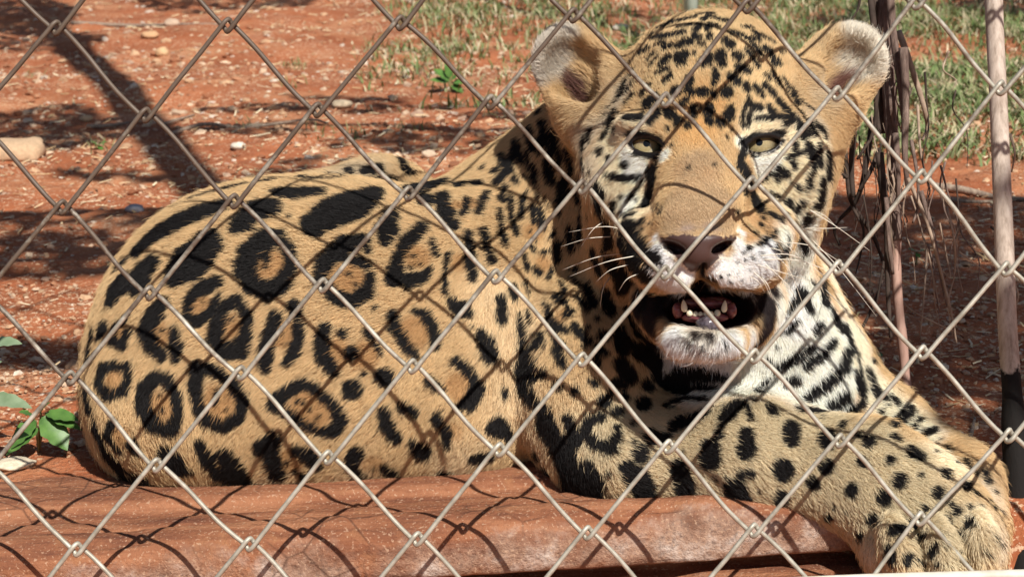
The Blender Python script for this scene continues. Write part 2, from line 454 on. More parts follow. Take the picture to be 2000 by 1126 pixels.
stone('stone', 292, 68, 36, 20, (.66, .40, .22), 'flat orange stone near the top left of the yard', 5)
stone('stone', 316, 94, 26, 24, (.70, .46, .26), 'small round orange stone just below the flat orange one', 6)
stone('stone', 668, 200, 42, 22, (.66, .52, .36), 'pale angular stone behind the back, midway to the head', 7)
stone('stone', 465, 277, 30, 20, (.80, .74, .62), 'small white stone right of the long diagonal shadow', 8)
stone('stone', 168, 220, 26, 18, (.72, .50, .30), 'tan pebble beside the dark shadow at the upper left', 9)
stone('stone', 838, 300, 28, 20, (.74, .56, .40), 'pale pebble resting against the far hip', 10)
stone('stone', 335, 47, 32, 20, (.60, .44, .32), 'greyish tan stone at the top left beside a dry stalk', 11)
stone('stone', 1212, 46, 32, 18, (.72, .66, .55), 'whitish stone in the grass left of the pale post', 12)
stone('stone', 1905, 815, 20, 16, (.62, .42, .24), 'tan pebble in the shade beside the far paw', 14)
stone('stone', 1600, 60, 24, 16, (.60, .42, .28), 'tan stone in the grass left of the right ear', 15)
stone('stone', 25, 893, 80, 22, (.82, .70, .52), 'bright cream stone at the left edge just behind the curb', 16)

# --- dry litter: straws and chips lying flat
LV, LF, LC = [], [], []
g_, px_, py_ = frustum_pts(9000, 1.55, 6.0)
g_[:, 2] = ground_at(g_)
pl = vnoise(np.c_[g_[:, 0], g_[:, 1] * .6, 0 * px_], 3.0, 67, 3)
keep_ = rng.random(len(g_)) < np.clip(.15 + .8 * pl + .35 * (py_ < 330), .03, 1)
for p_, q_ in zip(g_[keep_], py_[keep_]):
    a_ = rng.uniform(0, math.pi); L_ = rng.uniform(.004, .016) * (1.8 if rng.random() < .1 else 1) * (.6 + .25 * p_[1]); w_ = rng.uniform(.0005, .0014) * (.6 + .3 * p_[1])
    d_ = np.array([math.cos(a_), math.sin(a_), rng.uniform(-.1, .25)]); s_ = np.array([-d_[1], d_[0], 0]) * w_
    o_ = p_ + np.array([0, 0, .0022]); n0 = len(LV); up = np.array([0, 0, w_ * .6]); cur = np.array([-d_[1], d_[0], 0]) * L_ * rng.uniform(-.2, .2)
    for t in (-.5, 0, .5):
        c0 = o_ + d_ * L_ * (t + .5) + cur * (.25 - t * t)
        LV += [c0 - s_, c0 + up, c0 + s_]
    LF += [(n0 + k_ * 3 + j_, n0 + k_ * 3 + j_ + 1, n0 + k_ * 3 + j_ + 4, n0 + k_ * 3 + j_ + 3) for k_ in (0, 1) for j_ in (0, 1)]
    c_ = np.array([(.66, .50, .30), (.50, .34, .18), (.34, .20, .11), (.74, .62, .42)])[rng.integers(4)] * rng.uniform(.8, 1.1); LC += [c_] * 9
litm = colour_mat('dry_litter', .8, .2)
me = mesh_data('dry_litter', LV, np.array(LF), litm.m, smooth=False); put_colours(me, np.array(LC)); tag(link('dry_litter', me), kind='stuff')

# --- grass in ragged patches across the top
BV, BF, BC = [], [], []
def blade(p, h, w, lean, az, c_):
    n0 = len(BV); d_ = np.array([math.cos(az), math.sin(az), 0]); s_ = np.array([-d_[1], d_[0], 0]) * w
    for t, ww in ((0, 1), (.4, .9), (.75, .6), (1, .08)):
        c0 = p + np.array([0, 0, h * (t - .35 * lean * t * t)]) + d_ * h * lean * t * t
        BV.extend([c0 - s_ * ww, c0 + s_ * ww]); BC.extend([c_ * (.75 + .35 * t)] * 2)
    BF.extend([(n0 + 2 * k_, n0 + 2 * k_ + 1, n0 + 2 * k_ + 3, n0 + 2 * k_ + 2) for k_ in range(3)])
def grass_density(px, py):
    d_ = 0
    if py < 320 and px > 1480: d_ = max(d_, min(1, (px - 1480) / 250) * (1.0 if py < 240 else max(0, (330 - py) / 90)))
    if py < 130 and px > 740: d_ = max(d_, min(1, (px - 740) / 160) * (1 if py < 90 else (130 - py) / 40))
    if py < 220 and 700 < px < 1150: d_ = max(d_, .16)
    return d_
g_, px_, py_ = frustum_pts(42000, 1.9, 9.0, 600, 2100)
g_[:, 2] = ground_at(g_)
gn = vnoise(np.c_[g_[:, 0], g_[:, 1] * .6, 0 * px_], 5.0, 71, 3)
for p_, x, y, nn_ in zip(g_, px_, py_, gn):
    if rng.random() > grass_density(x, y) * np.clip(.72 + 1.4 * nn_, .12, 1): continue
    gr = rng.random()
    for _ in range(rng.integers(2, 5)):
        c_ = (np.array([(.11, .17, .05), (.17, .235, .08), (.26, .29, .13), (.48, .41, .24), (.62, .52, .34)])[rng.choice(5, p=[.24, .28, .22, .14, .12])]) * rng.uniform(.8, 1.15)
        h_ = rng.uniform(.012, .040) * (1.4 if y < 70 else 1)
        blade(p_ + np.array([rng.normal(0, .010), rng.normal(0, .010), 0]), h_, rng.uniform(.0010, .0024), rng.uniform(.4, 1.5), rng.uniform(0, 6.28), c_)
for px, py, n_ in ((575, 125, 26), (1160, 20, 30), (470, 245, 8), (625, 258, 14), (700, 270, 12), (800, 262, 10), (60, 150, 12), (190, 290, 10), (1660, 650, 5), (845, 75, 26), (770, 85, 22), (560, 170, 10), (980, 240, 16), (1730, 330, 20)):
    for _ in range(n_):
        p_ = on_ground(px + rng.normal(0, 16), py + rng.normal(0, 5)); blade(p_, rng.uniform(.012, .03), .0012, rng.uniform(.3, 1.2), rng.uniform(0, 6.28), np.array([(.14, .20, .07), (.26, .26, .12)][rng.integers(2)]))
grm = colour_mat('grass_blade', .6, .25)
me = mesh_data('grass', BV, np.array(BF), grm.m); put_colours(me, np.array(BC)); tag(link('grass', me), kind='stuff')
print('grass blades', len(BF) // 3)

# --- leafy weeds: stem and leaves
leafm = Mat('leaf_green'); lc_ = leafm.noise(60, 4, .6); leafm.base(leafm.ramp(lc_, [(.3, (.05, .12, .025)), (.7, (.12, .24, .05))]), .45, .4)
leafm.b.inputs['Subsurface Weight'].default_value = .15; leafm.b.inputs['Subsurface Radius'].default_value = (.3, .6, .1); leafm.b.inputs['Subsurface Scale'].default_value = .003
leafd = Mat('leaf_grey_green'); lc_ = leafd.noise(60, 4, .6); leafd.base(leafd.ramp(lc_, [(.3, (.13, .19, .10)), (.7, (.24, .31, .19))]), .5, .4)
stemm = Mat('weed_stem'); stemm.base((.20, .16, .07), .7, .2)
def leaf_mesh(base, tip, width, mat, cup=.18, lobes=0.0, nrm_=None):
    base = np.array(base, float); tip = np.array(tip, float); ax = tip - base; L_ = np.linalg.norm(ax); ax /= L_
    n_ = np.array(nrm_ if nrm_ is not None else (0, -.45, 1.0), float); s_ = np.cross(ax, n_); s_ /= np.linalg.norm(s_); n_ = np.cross(s_, ax)
    V = []; m_ = 12
    for i in range(m_ + 1):
        t = i / m_; w_ = width * (math.sin(math.pi * min(1, t ** .8)) ** .8) * (1 + lobes * math.sin(t * 19))
        c0 = base + ax * L_ * t - n_ * L_ * .16 * t * t
        for u in (-1, -.5, 0, .5, 1): V.append(c0 + s_ * u * max(w_, .0003) + n_ * (abs(u) * cup * w_ + (.10 * w_ * math.sin(t * 25) if abs(u) == 1 else 0)))
    F = np.array([(i * 5 + j, i * 5 + j + 1, (i + 1) * 5 + j + 1, (i + 1) * 5 + j) for i in range(m_) for j in range(4)])
    return V, F
def weed(name, base_px, leaves, label, mat, depth_lift=.0, lobes=.0):
    g = on_ground(*base_px); w = empty(name, g); tag(w, label, 'plant')
    d0 = (g - EYE) @ FWD
    for (x0, y0, x1, y1, wd) in leaves:
        b_ = at(x0, y0, d0 - depth_lift); t_ = at(x1, y1, d0 - depth_lift - .012)
        v, f = leaf_mesh(b_, t_, wd * K * d0, mat, lobes=lobes); link('leaf', mesh_data('leaf', v, f, mat), w)
        sp = Soup(); sp.tube(catmull([g, (g + b_) / 2 + np.array([0, 0, .004]), b_], 4), .0009 * d0 / 1.6, 5); link('stem', sp.mesh('stem', stemm.m), w)
    return w
weed('leafy_weed', (880, 172), [(878, 158, 850, 132, 13), (880, 152, 872, 122, 10), (886, 160, 912, 158, 12), (882, 165, 905, 178, 10), (876, 160, 842, 152, 11), (880, 158, 898, 140, 8)], 'bright green leafy weed on the red soil behind the back, left of the head', leafm.m)
weed('leafy_weed', (192, 292), [(192, 285, 180, 274, 6), (193, 284, 206, 274, 6), (192, 286, 200, 290, 5)], 'tiny two leaved green seedling near the left edge by the orange rock', leafm.m)
weed('leafy_weed', (1790, 497), [(1790, 492, 1776, 482, 6), (1791, 492, 1804, 486, 6), (1790, 494, 1796, 500, 5)], 'small green seedling right of the vine stem', leafm.m)
weed('leafy_weed', (1700, 705), [(1700, 700, 1682, 682, 12), (1702, 698, 1722, 690, 12), (1702, 702, 1716, 708, 10), (1698, 702, 1680, 704, 9)], 'dark green weed in the shade at the foot of the vine', leafm.m)
weed('leafy_weed', (75, 872), [(70, 820, 18, 868, 20), (84, 812, 132, 872, 26), (90, 806, 150, 812, 16), (66, 812, 40, 800, 12), (80, 806, 92, 782, 11), (92, 812, 158, 830, 12), (76, 836, 8, 880, 16)], 'broad leaved green weed at the lower left between the rump and the photo edge', leafm.m, .02, .08)
weed('leafy_weed', (-60, 872), [(-20, 670, 38, 662, 15), (-30, 776, 58, 784, 19), (-40, 730, -4, 700, 14)], 'weed with oval grey green leaves reaching in from the left edge', leafd.m, .06)
weed('leafy_weed', (1735, 872), [(1850, 853, 1862, 866, 5), (1850, 856, 1838, 862, 5)], 'sprig of tiny leaves on the soil above the near paw', leafm.m)

# --- fallen twigs
barkm = Mat('dry_bark'); bn = barkm.noise(1.0, 5, .65, barkm.scaled(220, 220, 30)); barkm.base(barkm.ramp(bn, [(.3, (.15, .10, .075)), (.7, (.46, .36, .27))]), .85, .2); barkm.bump(bn, .7, .0015)
def twig(pts_px, r_px, label, mat=None):
    pts = [on_ground(x, y) + np.array([0, 0, .004 + .002 * math.sin(i_ * 2.3)]) for i_, (x, y) in enumerate(pts_px)]
    pts = catmull(pts, 6); d_ = (pts[0] - EYE) @ FWD
    sp = Soup(); sp.tube(pts, np.linspace(1, .45, len(pts)) * r_px * K * d_, 7)
    o = link('fallen_twig', sp.mesh('fallen_twig', mat or barkm.m), loc=pts[0]); tag(o, label, 'twig', 'fallen twigs on the soil')
twig([(170, 246), (210, 244), (250, 230)], 5, 'short pale twig at the upper left crossing into the diagonal shadow')
twig([(320, 238), (350, 228), (378, 214)], 4, 'short straw coloured twig just right of the diagonal shadow')
twig([(330, 262), (400, 246), (480, 250), (600, 238), (640, 240)], 4.5, 'long thin grey twig lying left to right beyond the hip')
twig([(140, 40), (260, 42), (350, 50), (440, 52)], 5, 'grey dry stalk along the top left of the yard')
twig([(1825, 366), (1880, 372), (1950, 376), (2040, 396)], 9, 'thick grey fallen branch running behind the right hand pole')
twig([(1850, 392), (1900, 398), (1985, 384)], 5, 'thin pale stick just in front of the fallen branch')
twig([(1880, 880), (1896, 850), (1904, 806)], 6, 'crooked purple grey twig standing out above the paws')
twig([(1360, 62), (1420, 78), (1500, 70)], 4, 'thin twig in the grass behind the crown')

# --- pale green post far behind the crown
pm_ = Mat('pale_green_paint'); pn = pm_.noise(30, 4, .6); pm_.base(pm_.ramp(pn, [(.35, (.42, .50, .42)), (.7, (.56, .63, .54))]), .6, .3)
g = on_ground(1350, 78); d_ = (g - EYE) @ FWD
sp = Soup(); sp.tube([g + np.array([0, 0, z]) for z in (-.05, .3, .8, 1.4)], 14 * K * d_, 16)
o = link('thin_post', sp.mesh('thin_post', pm_.m), loc=g); tag(o, 'pale green metal post standing behind the crown of the head', 'post')

# --- peeled wooden pole on the right, the deep shade on its foot painted black
wd = Mat('weathered_wood'); w1 = wd.noise(1.0, 6, .65, wd.scaled(260, 260, 9)); w2 = wd.noise(24, 4, .6)
wc = wd.ramp(w1, [(.25, (.24, .18, .14)), (.5, (.50, .41, .34)), (.75, (.66, .57, .49))]); wc = wd.mix(wd.ramp(w2, [(.5, 0.0), (.75, .5)]), wc, (.30, .22, .17))
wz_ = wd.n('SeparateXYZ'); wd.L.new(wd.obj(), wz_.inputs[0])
foot_shade = wd.math('ADD', wz_.outputs['Z'], wd.math('MULTIPLY', wd.math('SUBTRACT', wd.noise(55, 4, .6), .5), .05))
SHADE_Z = float(at(1973, 722, 1.52)[2])
tm_ = wd.n('MapRange'); tm_.inputs['From Min'].default_value = SHADE_Z - .003; tm_.inputs['From Max'].default_value = SHADE_Z + .003; wd.L.new(foot_shade, tm_.inputs[0])
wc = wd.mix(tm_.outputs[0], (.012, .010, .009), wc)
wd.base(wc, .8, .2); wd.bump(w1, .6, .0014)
d_ = 1.56; foot = at(1983, 1010, 1.50); pole = empty('wooden_pole', foot); tag(pole, 'bare weathered wooden pole at the right edge, deep shade on its foot painted black', 'pole')
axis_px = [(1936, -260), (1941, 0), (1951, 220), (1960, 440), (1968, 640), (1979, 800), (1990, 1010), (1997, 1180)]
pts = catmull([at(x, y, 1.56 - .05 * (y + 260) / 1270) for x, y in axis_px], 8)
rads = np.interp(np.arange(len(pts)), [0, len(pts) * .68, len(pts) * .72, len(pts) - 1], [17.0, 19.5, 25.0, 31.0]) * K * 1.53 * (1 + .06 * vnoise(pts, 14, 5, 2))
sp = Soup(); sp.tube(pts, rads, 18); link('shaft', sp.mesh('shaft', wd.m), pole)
# --- dead vine hanging beside the head
dk = Mat('dead_vine_bark'); vn_ = dk.noise(1.0, 6, .7, dk.scaled(300, 300, 24)); dk.base(dk.ramp(vn_, [(.3, (.07, .045, .035)), (.55, (.20, .14, .115)), (.8, (.40, .30, .25))]), .85, .2); dk.bump(vn_, .9, .002)
dt = Mat('dead_twig_dark'); tn = dt.noise(90, 4, .6); dt.base(dt.ramp(tn, [(.3, (.030, .022, .018)), (.7, (.085, .060, .048))]), .85, .15)
pt = Mat('dead_twig_pale'); tn = pt.noise(90, 4, .6); pt.base(pt.ramp(tn, [(.3, (.22, .15, .11)), (.7, (.46, .35, .26))]), .85, .15)
pk = Mat('peeled_stem'); tn = pk.noise(1.0, 5, .6, pk.scaled(200, 200, 14)); pk.base(pk.ramp(tn, [(.3, (.30, .17, .13)), (.7, (.52, .34, .27))]), .75, .2)
vine_d = 1.66
vine = empty('dead_vine', on_ground(1775, 785)); tag(vine, 'dead vine with bare dark twigs standing right of the head', 'vine')
def vtube(name, pts_px, r0, r1, mat, dd=0.0, n=6, wob=0.0):
    P_ = [at(x, y, vine_d + dd + wob * math.sin(i_ * 1.9 + x)) for i_, (x, y) in enumerate(pts_px)]
    pts = catmull(P_, n); rr = np.linspace(r0, r1, len(pts)) * K * vine_d * (1 + .15 * vnoise(pts, 60, 9, 2))
    sp = Soup(); sp.tube(pts, rr, 8); return link(name, sp.mesh(name, mat), vine)
vtube('stem', [(1716, -220), (1726, 0), (1733, 120), (1742, 260), (1748, 380), (1750, 470)], 15, 11, dk.m, n=10)
vtube('stem', [(1750, 460), (1752, 560), (1764, 680), (1776, 800)], 10, 9, pk.m, n=10)
cz = lambda s: [(1500 + float(a_.split(',')[0]) / 1.608, float(a_.split(',')[1]) / 1.608) for a_ in s.split()]
for s_, r0, r1, mt in (('330,370 300,560 270,640 210,710 225,770', 6, 2.5, dt), ('235,380 250,560 265,640 330,740 365,830', 5, 3.5, dt), ('350,470 320,540 285,600', 5, 3, dt), ('272,400 262,520 268,620', 6, 4, dt),
                       ('290,-40 285,20 262,65', 3, 1.2, dt), ('318,-40 330,60 345,200 340,330 350,420', 6, 4, dt), ('350,480 372,700 376,900 386,1060', 8, 3, dt), ('340,250 335,400 300,470 280,500', 4, 2, dt), ('250,560 215,520 225,440', 3, 1.5, dt),
                       ('265,650 300,720 290,800 275,860', 3, 1.2, dt), ('365,820 350,900 340,960', 3, 1.2, dt), ('220,400 230,470 240,560', 4, 3, dt), ('365,560 400,640 420,700', 4, 2, dt), ('280,1060 320,980 360,880', 3.5, 2, dt), ('330,740 290,760 250,780', 2, 1, dt),
                       ('410,100 440,180 488,330 500,400 485,440', 7, 3, pt), ('380,-40 395,120 415,260 430,400', 8, 5, dk), ('425,150 432,300 430,480 440,600', 9, 4, dk), ('440,560 500,700 545,860 575,980 592,1075', 4, 1.5, pt),
                       ('480,600 520,740 545,880 562,960', 5, 1.5, dk), ('500,780 492,900 478,1060', 2.5, 1.2, pt), ('370,880 440,965 520,1010 610,1050', 2, 1, pt), ('450,440 470,560 470,650 455,700', 4, 2, dk), ('470,330 480,480 510,600', 3, 1.5, pt),
                       ('540,700 560,800 572,870 548,850', 2, 1, pt), ('600,790 680,850 720,880', 1.5, .8, pt), ('590,560 600,700 585,760', 1.6, .8, dt), ('760,420 775,480 765,540', 3, 1.5, pt), ('700,712 735,742 765,760', 2.2, 1.2, dt), ('760,860 785,920 780,960', 2.5, 1, pt),
                       ('360,100 352,260 360,420', 8, 6, dt), ('335,0 345,120 350,240', 5, 5, dt), ('400,420 410,560 405,640', 6, 3, dk), ('372,620 380,760 392,860', 5, 3, dk), ('330,170 300,300 290,380', 3, 2, dt)):
    dd = rng.uniform(-.05, .05)
    vtube('twig', cz(s_), r0 * 1.05, r1 * 1.1, mt.m, dd, 6, .006)
for k_ in range(26):                             # fine broken strands hanging round the stem
    x0 = rng.choice([rng.uniform(1640, 1730), rng.uniform(1750, 1870)]); y0 = rng.uniform(90, 520); L_ = rng.uniform(70, 260)
    pth = [(x0, y0)]
    for i_ in range(4): pth.append((pth[-1][0] + rng.normal(4, 12), pth[-1][1] + L_ / 4))
    vtube('twig', pth, rng.uniform(1.2, 2.6), .6, (dt, pt, dk)[k_ % 3].m, rng.uniform(-.06, .08), 4, .006)
# ragged strips of bark peeling off the stem
for k_ in range(14):
    x0 = 1735 + rng.uniform(-14, 34); y0 = rng.uniform(20, 420); L_ = rng.uniform(60, 170)
    b_ = [at(x0 + rng.uniform(-6, 6) + i_ * rng.uniform(-2, 5), y0 + L_ * i_ / 4, vine_d - .012 + .006 * math.sin(i_ * 2 + k_)) for i_ in range(5)]
    b_ = catmull(b_, 4); w_ = rng.uniform(1.2, 3.0) * K * vine_d; V = []; n_ = len(b_)
    for i_, c0 in enumerate(b_):
        a_ = i_ * .25 + k_; s_ = (RIGHT * math.cos(a_) + FWD * math.sin(a_)) * w_ * math.sin(math.pi * (i_ + .6) / (n_ + .2)) ** .5
        V += [c0 - s_, c0 + s_]
    F = np.array([(2 * i_, 2 * i_ + 1, 2 * i_ + 3, 2 * i_ + 2) for i_ in range(n_ - 1)])
    link('bark_strip', mesh_data('bark_strip', V, F, (dk if k_ % 2 else pt).m), vine)

# --- unseen tree added out of the frame to cast shade on the yard
S3 = np.array(sun_dir); S3 = S3 / S3[2]
tv, tf = [], []
def shade(x0, x1, y0, y1, cover, size=.05, ell=False):
    c4 = np.array([G(x0, y0), G(x1, y0), G(x1, y1), G(x0, y1)])
    ar = (abs(np.cross(c4[1, :2] - c4[0, :2], c4[3, :2] - c4[0, :2])) + abs(np.cross(c4[1, :2] - c4[2, :2], c4[3, :2] - c4[2, :2]))) / 2
    n_ = int(ar * -math.log(1 - cover) / (size * size * .38)) + 1
    for _ in range(min(n_, 9000)):
        while True:
            u, v = rng.random(2)
            if not ell or (2 * u - 1) ** 2 + (2 * v - 1) ** 2 < 1: break
        g = c4[0] * (1 - u) * (1 - v) + c4[1] * u * (1 - v) + c4[2] * u * v + c4[3] * (1 - u) * v
        c = g + S3 * rng.uniform(1.75, 2.15)
        a = rng.normal(0, 1, 3) + np.array([0, 0, .3]); a /= np.linalg.norm(a); b = np.cross(a, rng.normal(0, 1, 3)); b /= np.linalg.norm(b); c2 = np.cross(a, b)
        s_ = size * rng.uniform(.6, 1.3); n0 = len(tv)
        tv.extend([c - b * s_ * .75, c + c2 * s_ * .38, c + b * s_ * .75, c - c2 * s_ * .38]); tf.append((n0, n0 + 1, n0 + 2, n0 + 3))
for r_ in ((1600, 2100, 380, 600, .96), (1690, 2100, 560, 760, .97), (1780, 2150, 740, 880, .9), (1570, 1760, 400, 560, .8),
           (-60, 150, -10, 60, .9), (-60, 260, 200, 292, .82), (-100, 360, 400, 545, .88), (-80, 240, 642, 694, .96), (380, 1000, 196, 216, .6), (360, 640, 246, 262, .6), (640, 1000, 256, 304, .62),
           (250, 620, -20, 22, .6), (1180, 1500, 20, 50, .35), (1560, 1740, 22, 62, .6), (1830, 2100, -20, 44, .75), (560, 760, 178, 194, .5), (880, 1060, 226, 244, .6), (100, 330, 330, 352, .6), (-60, 200, 60, 95, .5), (430, 700, 300, 345, .45), (690, 790, 180, 196, .7)):
    shade(*r_, size=.035 if r_[3] < 300 else .04, ell=r_[3] - r_[2] < 120)
tree = empty('added_shade_tree', (-2.6, -1.5, 0)); tag(tree, 'unseen leafy tree added outside the frame to cast shade on the soil', 'tree')
cl = Mat('caster_leaf'); cl.base((.07, .11, .035), .5, .4)
tag(link('caster_foliage', mesh_data('caster_foliage', tv, np.array(tf), cl.m, smooth=False), tree), kind='stuff')
sp = Soup(); sp.tube(catmull([(-2.6, -1.5, -.1), (-2.55, -1.45, .8), (-2.4, -1.2, 1.6), (-2.1, -.6, 2.3)], 6), np.linspace(.13, .07, 19), 12); link('added_trunk', sp.mesh('added_trunk', barkm.m), tree)
def shadow_branch(pxs, r, z0=2.0):  # added unseen branch, set sunward of the shade it should cast
    pts = catmull([G(x, y) + S3 * z0 for x, y in pxs], 6)
    sp = Soup(); sp.tube(pts, r, 8); link('caster_branch', sp.mesh('caster_branch', barkm.m), tree)
shadow_branch([(60, 5), (105, 50), (190, 130), (260, 200), (330, 290), (410, 372), (500, 480)], np.linspace(.050, .040, 37))
shadow_branch([(-200, 668), (60, 668), (260, 662)], np.linspace(.016, .012, 13), 1.9)
shadow_branch([(300, 252), (600, 238), (900, 262), (1200, 250)], .014, 2.1)
shadow_branch([(0, 408), (180, 404), (400, 412)], .012, 2.0)
# ================================================================== JAGUAR
# signed distance field in camera axes, metres; primitives measured off the photograph with their own depths
BIG = 0.2
class Field:
    def __init__(s): s.ops = []
    def ell(s, px, py, d, rx, ry, rz, rot=0, yaw=0, pitch=0, k=0.02, op='+'):
        c = P(px, py, d); r = np.array([rx * K * d, ry * K * d, rz])
        R = rotm(np.radians([pitch, yaw, rot]))
        s.ops.append(('e', c, R, r, k, op, c - r.max() - 0, c + r.max()))
    def cone(s, a, ra, b, rb, k=0.02, op='+', flat=None):
        A, B = P(*a), P(*b); ra = ra * K * a[2]; rb = rb * K * b[2]; q = max(ra, rb)
        s.ops.append(('c', A, B, (ra, rb), k, op, np.minimum(A, B) - q, np.maximum(A, B) + q))
    def almond(s, px, py, d, hw, hh, dz, rot):
        w_, h_ = hw * K * d, hh * K * d; R = (w_ * w_ + h_ * h_) / (2 * h_); c = P(px, py, d)
        s.ops.append(('a', c, rotm(np.radians([0, 0, rot])), (R, R - h_, dz), .0016, '-', c - max(w_, dz), c + max(w_, dz)))
    def prim(s, o, p):
        if o[0] == 'a':
            q = (p - o[1].astype(np.float32)) @ o[2].astype(np.float32); R, off, dz = o[3]
            return np.maximum(np.maximum(np.hypot(q[..., 0], q[..., 1] - off), np.hypot(q[..., 0], q[..., 1] + off)) - R, np.abs(q[..., 2]) - dz)
        if o[0] == 'e':
            q = (p - o[1].astype(np.float32)) @ o[2].astype(np.float32)
            r = o[3].astype(np.float32)
            k0 = np.linalg.norm(q / r, axis=-1); k1 = np.linalg.norm(q / (r * r), axis=-1) + 1e-9
            return k0 * (k0 - 1) / k1
        A, B = o[1].astype(np.float32), o[2].astype(np.float32)
        ab = B - A; t = np.clip(((p - A) @ ab) / (ab @ ab), 0, 1)
        return np.linalg.norm(p - A - t[..., None] * ab, axis=-1) - (o[3][0] + (o[3][1] - o[3][0]) * t)
    @staticmethod
    def blend(f, d, k, op):
        if op == '+':
            h = np.clip(0.5 + 0.5 * (f - d) / k, 0, 1); return f * (1 - h) + d * h - k * h * (1 - h)
        h = np.clip(0.5 - 0.5 * (f + d) / k, 0, 1); return f * (1 - h) - d * h + k * h * (1 - h)
    def points(s, p):
        p = p.astype(np.float32); f = np.full(len(p), BIG, np.float32)
        for o in s.ops:
            mg = o[4] + 0.02
            idx = np.nonzero(np.all((p > o[6] - mg) & (p < o[7] + mg), axis=1))[0]
            if len(idx): f[idx] = s.blend(f[idx], s.prim(o, p[idx]), o[4], o[5])
        return f
    def grid(s, lo, hi, h):
        n = np.ceil((hi - lo) / h).astype(int) + 1
        ax = [lo[i] + h * np.arange(n[i]) for i in range(3)]
        f = np.full(n, BIG, np.float32)
        for o in s.ops:
            mg = o[4] + 0.02
            a = np.clip(np.floor((o[6] - mg - lo) / h).astype(int), 0, n); b = np.clip(np.ceil((o[7] + mg - lo) / h).astype(int), 0, n)
            if np.any(b <= a): continue
            g = np.stack(np.meshgrid(*[ax[i][a[i]:b[i]] for i in range(3)], indexing='ij'), -1).astype(np.float32)
            sl = tuple(slice(a[i], b[i]) for i in range(3))
            f[sl] = s.blend(f[sl], s.prim(o, g), o[4], o[5])
        return f
def surface_nets(f, lo, h):
    ins = f < 0
    n = np.array(f.shape); c = n - 1
    cnt = np.zeros(c, np.int8)
    offs = [(i, j, k_) for i in (0, 1) for j in (0, 1) for k_ in (0, 1)]
    for o in offs: cnt += ins[o[0]:c[0] + o[0], o[1]:c[1] + o[1], o[2]:c[2] + o[2]]
    act = (cnt > 0) & (cnt < 8)
    ids = np.full(c, -1, np.int64); cells = np.argwhere(act); ids[act] = np.arange(len(cells))
    acc = np.zeros((len(cells), 3)); num = np.zeros(len(cells))
    for a in offs:
        for ax in range(3):
            if a[ax]: continue
            b = list(a); b[ax] = 1
            fa_ = f[cells[:, 0] + a[0], cells[:, 1] + a[1], cells[:, 2] + a[2]]; fb_ = f[cells[:, 0] + b[0], cells[:, 1] + b[1], cells[:, 2] + b[2]]
            m_ = (fa_ < 0) != (fb_ < 0)
            t = np.where(m_, fa_ / (fa_ - fb_ + 1e-12), 0)
            pos = np.tile(np.array(a, float), (len(cells), 1)); pos[:, ax] += t
            acc[m_] += pos[m_]; num[m_] += 1
    V = lo + h * (cells + acc / np.maximum(num, 1)[:, None])
    F = []
    for ax in range(3):
        o1, o2 = (ax + 1) % 3, (ax + 2) % 3
        sl0 = [slice(None)] * 3; sl1 = [slice(None)] * 3; sl0[ax] = slice(0, -1); sl1[ax] = slice(1, None)
        ch = ins[tuple(sl0)] != ins[tuple(sl1)]
        e = np.argwhere(ch); e = e[(e[:, o1] > 0) & (e[:, o2] > 0) & (e[:, o1] < c[o1]) & (e[:, o2] < c[o2])]
        flip = ins[e[:, 0], e[:, 1], e[:, 2]]
        def cid(d1, d2):
            q = e.copy(); q[:, o1] -= d1; q[:, o2] -= d2; return ids[q[:, 0], q[:, 1], q[:, 2]]
        q = np.stack([cid(1, 1), cid(0, 1), cid(0, 0), cid(1, 0)], 1)
        q[~flip] = q[~flip][:, ::-1]
        F.append(q)
    return V, np.concatenate(F)
def split_quads(V, F):
    E = np.sort(np.stack([F, np.roll(F, -1, 1)], -1).reshape(-1, 2), 1)
    key = E[:, 0] * (len(V) + 1) + E[:, 1]
    uq, first, inv = np.unique(key, return_index=True, return_inverse=True)
    em = (V[E[first, 0]] + V[E[first, 1]]) / 2
    fc = V[F].mean(1); e = inv.reshape(-1, 4) + len(V); cc = np.arange(len(F)) + len(V) + len(em)
    out = np.stack([np.stack([F[:, i], e[:, i], cc, e[:, (i - 1) % 4]], 1) for i in range(4)], 1).reshape(-1, 4)
    return np.concatenate([V, em, fc]), out

J = Field()
# --- trunk: haunch on the left, ribs, shoulder
J.ell(490, 680, 1.655, 268, 297, .150, k=.04)
J.ell(392, 705, 1.66, 188, 248, .145, k=.05)
J.ell(355, 800, 1.625, 150, 150, .12, k=.05)
J.ell(610, 660, 1.660, 300, 300, .150, k=.05)
J.ell(760, 665, 1.650, 310, 285, .145, k=.05)
J.ell(880, 760, 1.62, 220, 205, .115, k=.05)
J.ell(560, 790, 1.605, 280, 160, .10, k=.05)
J.ell(745, 420, 1.82, 120, 112, .09, k=.02)                 # far hip showing above the spine
J.ell(630, 455, 1.80, 130, 118, .09, k=.02)
J.ell(960, 570, 1.66, 170, 215, .13, k=.05)                   # shoulder blade
# --- neck
J.cone((1010, 480, 1.69), 140, (1150, 370, 1.63), 155, k=.05)
J.cone((1050, 400, 1.68), 120, (1230, 250, 1.60), 125, k=.04)
J.cone((1150, 560, 1.62), 150, (1330, 430, 1.56), 150, k=.05)
# --- chest
J.cone((1330, 580, 1.61), 180, (1420, 760, 1.60), 190, k=.05)
J.cone((1470, 560, 1.58), 118, (1530, 700, 1.585), 135, k=.03)
J.ell(1440, 640, 1.585, 180, 170, .09, k=.04)
J.ell(1565, 760, 1.575, 110, 110, .07, k=.04)
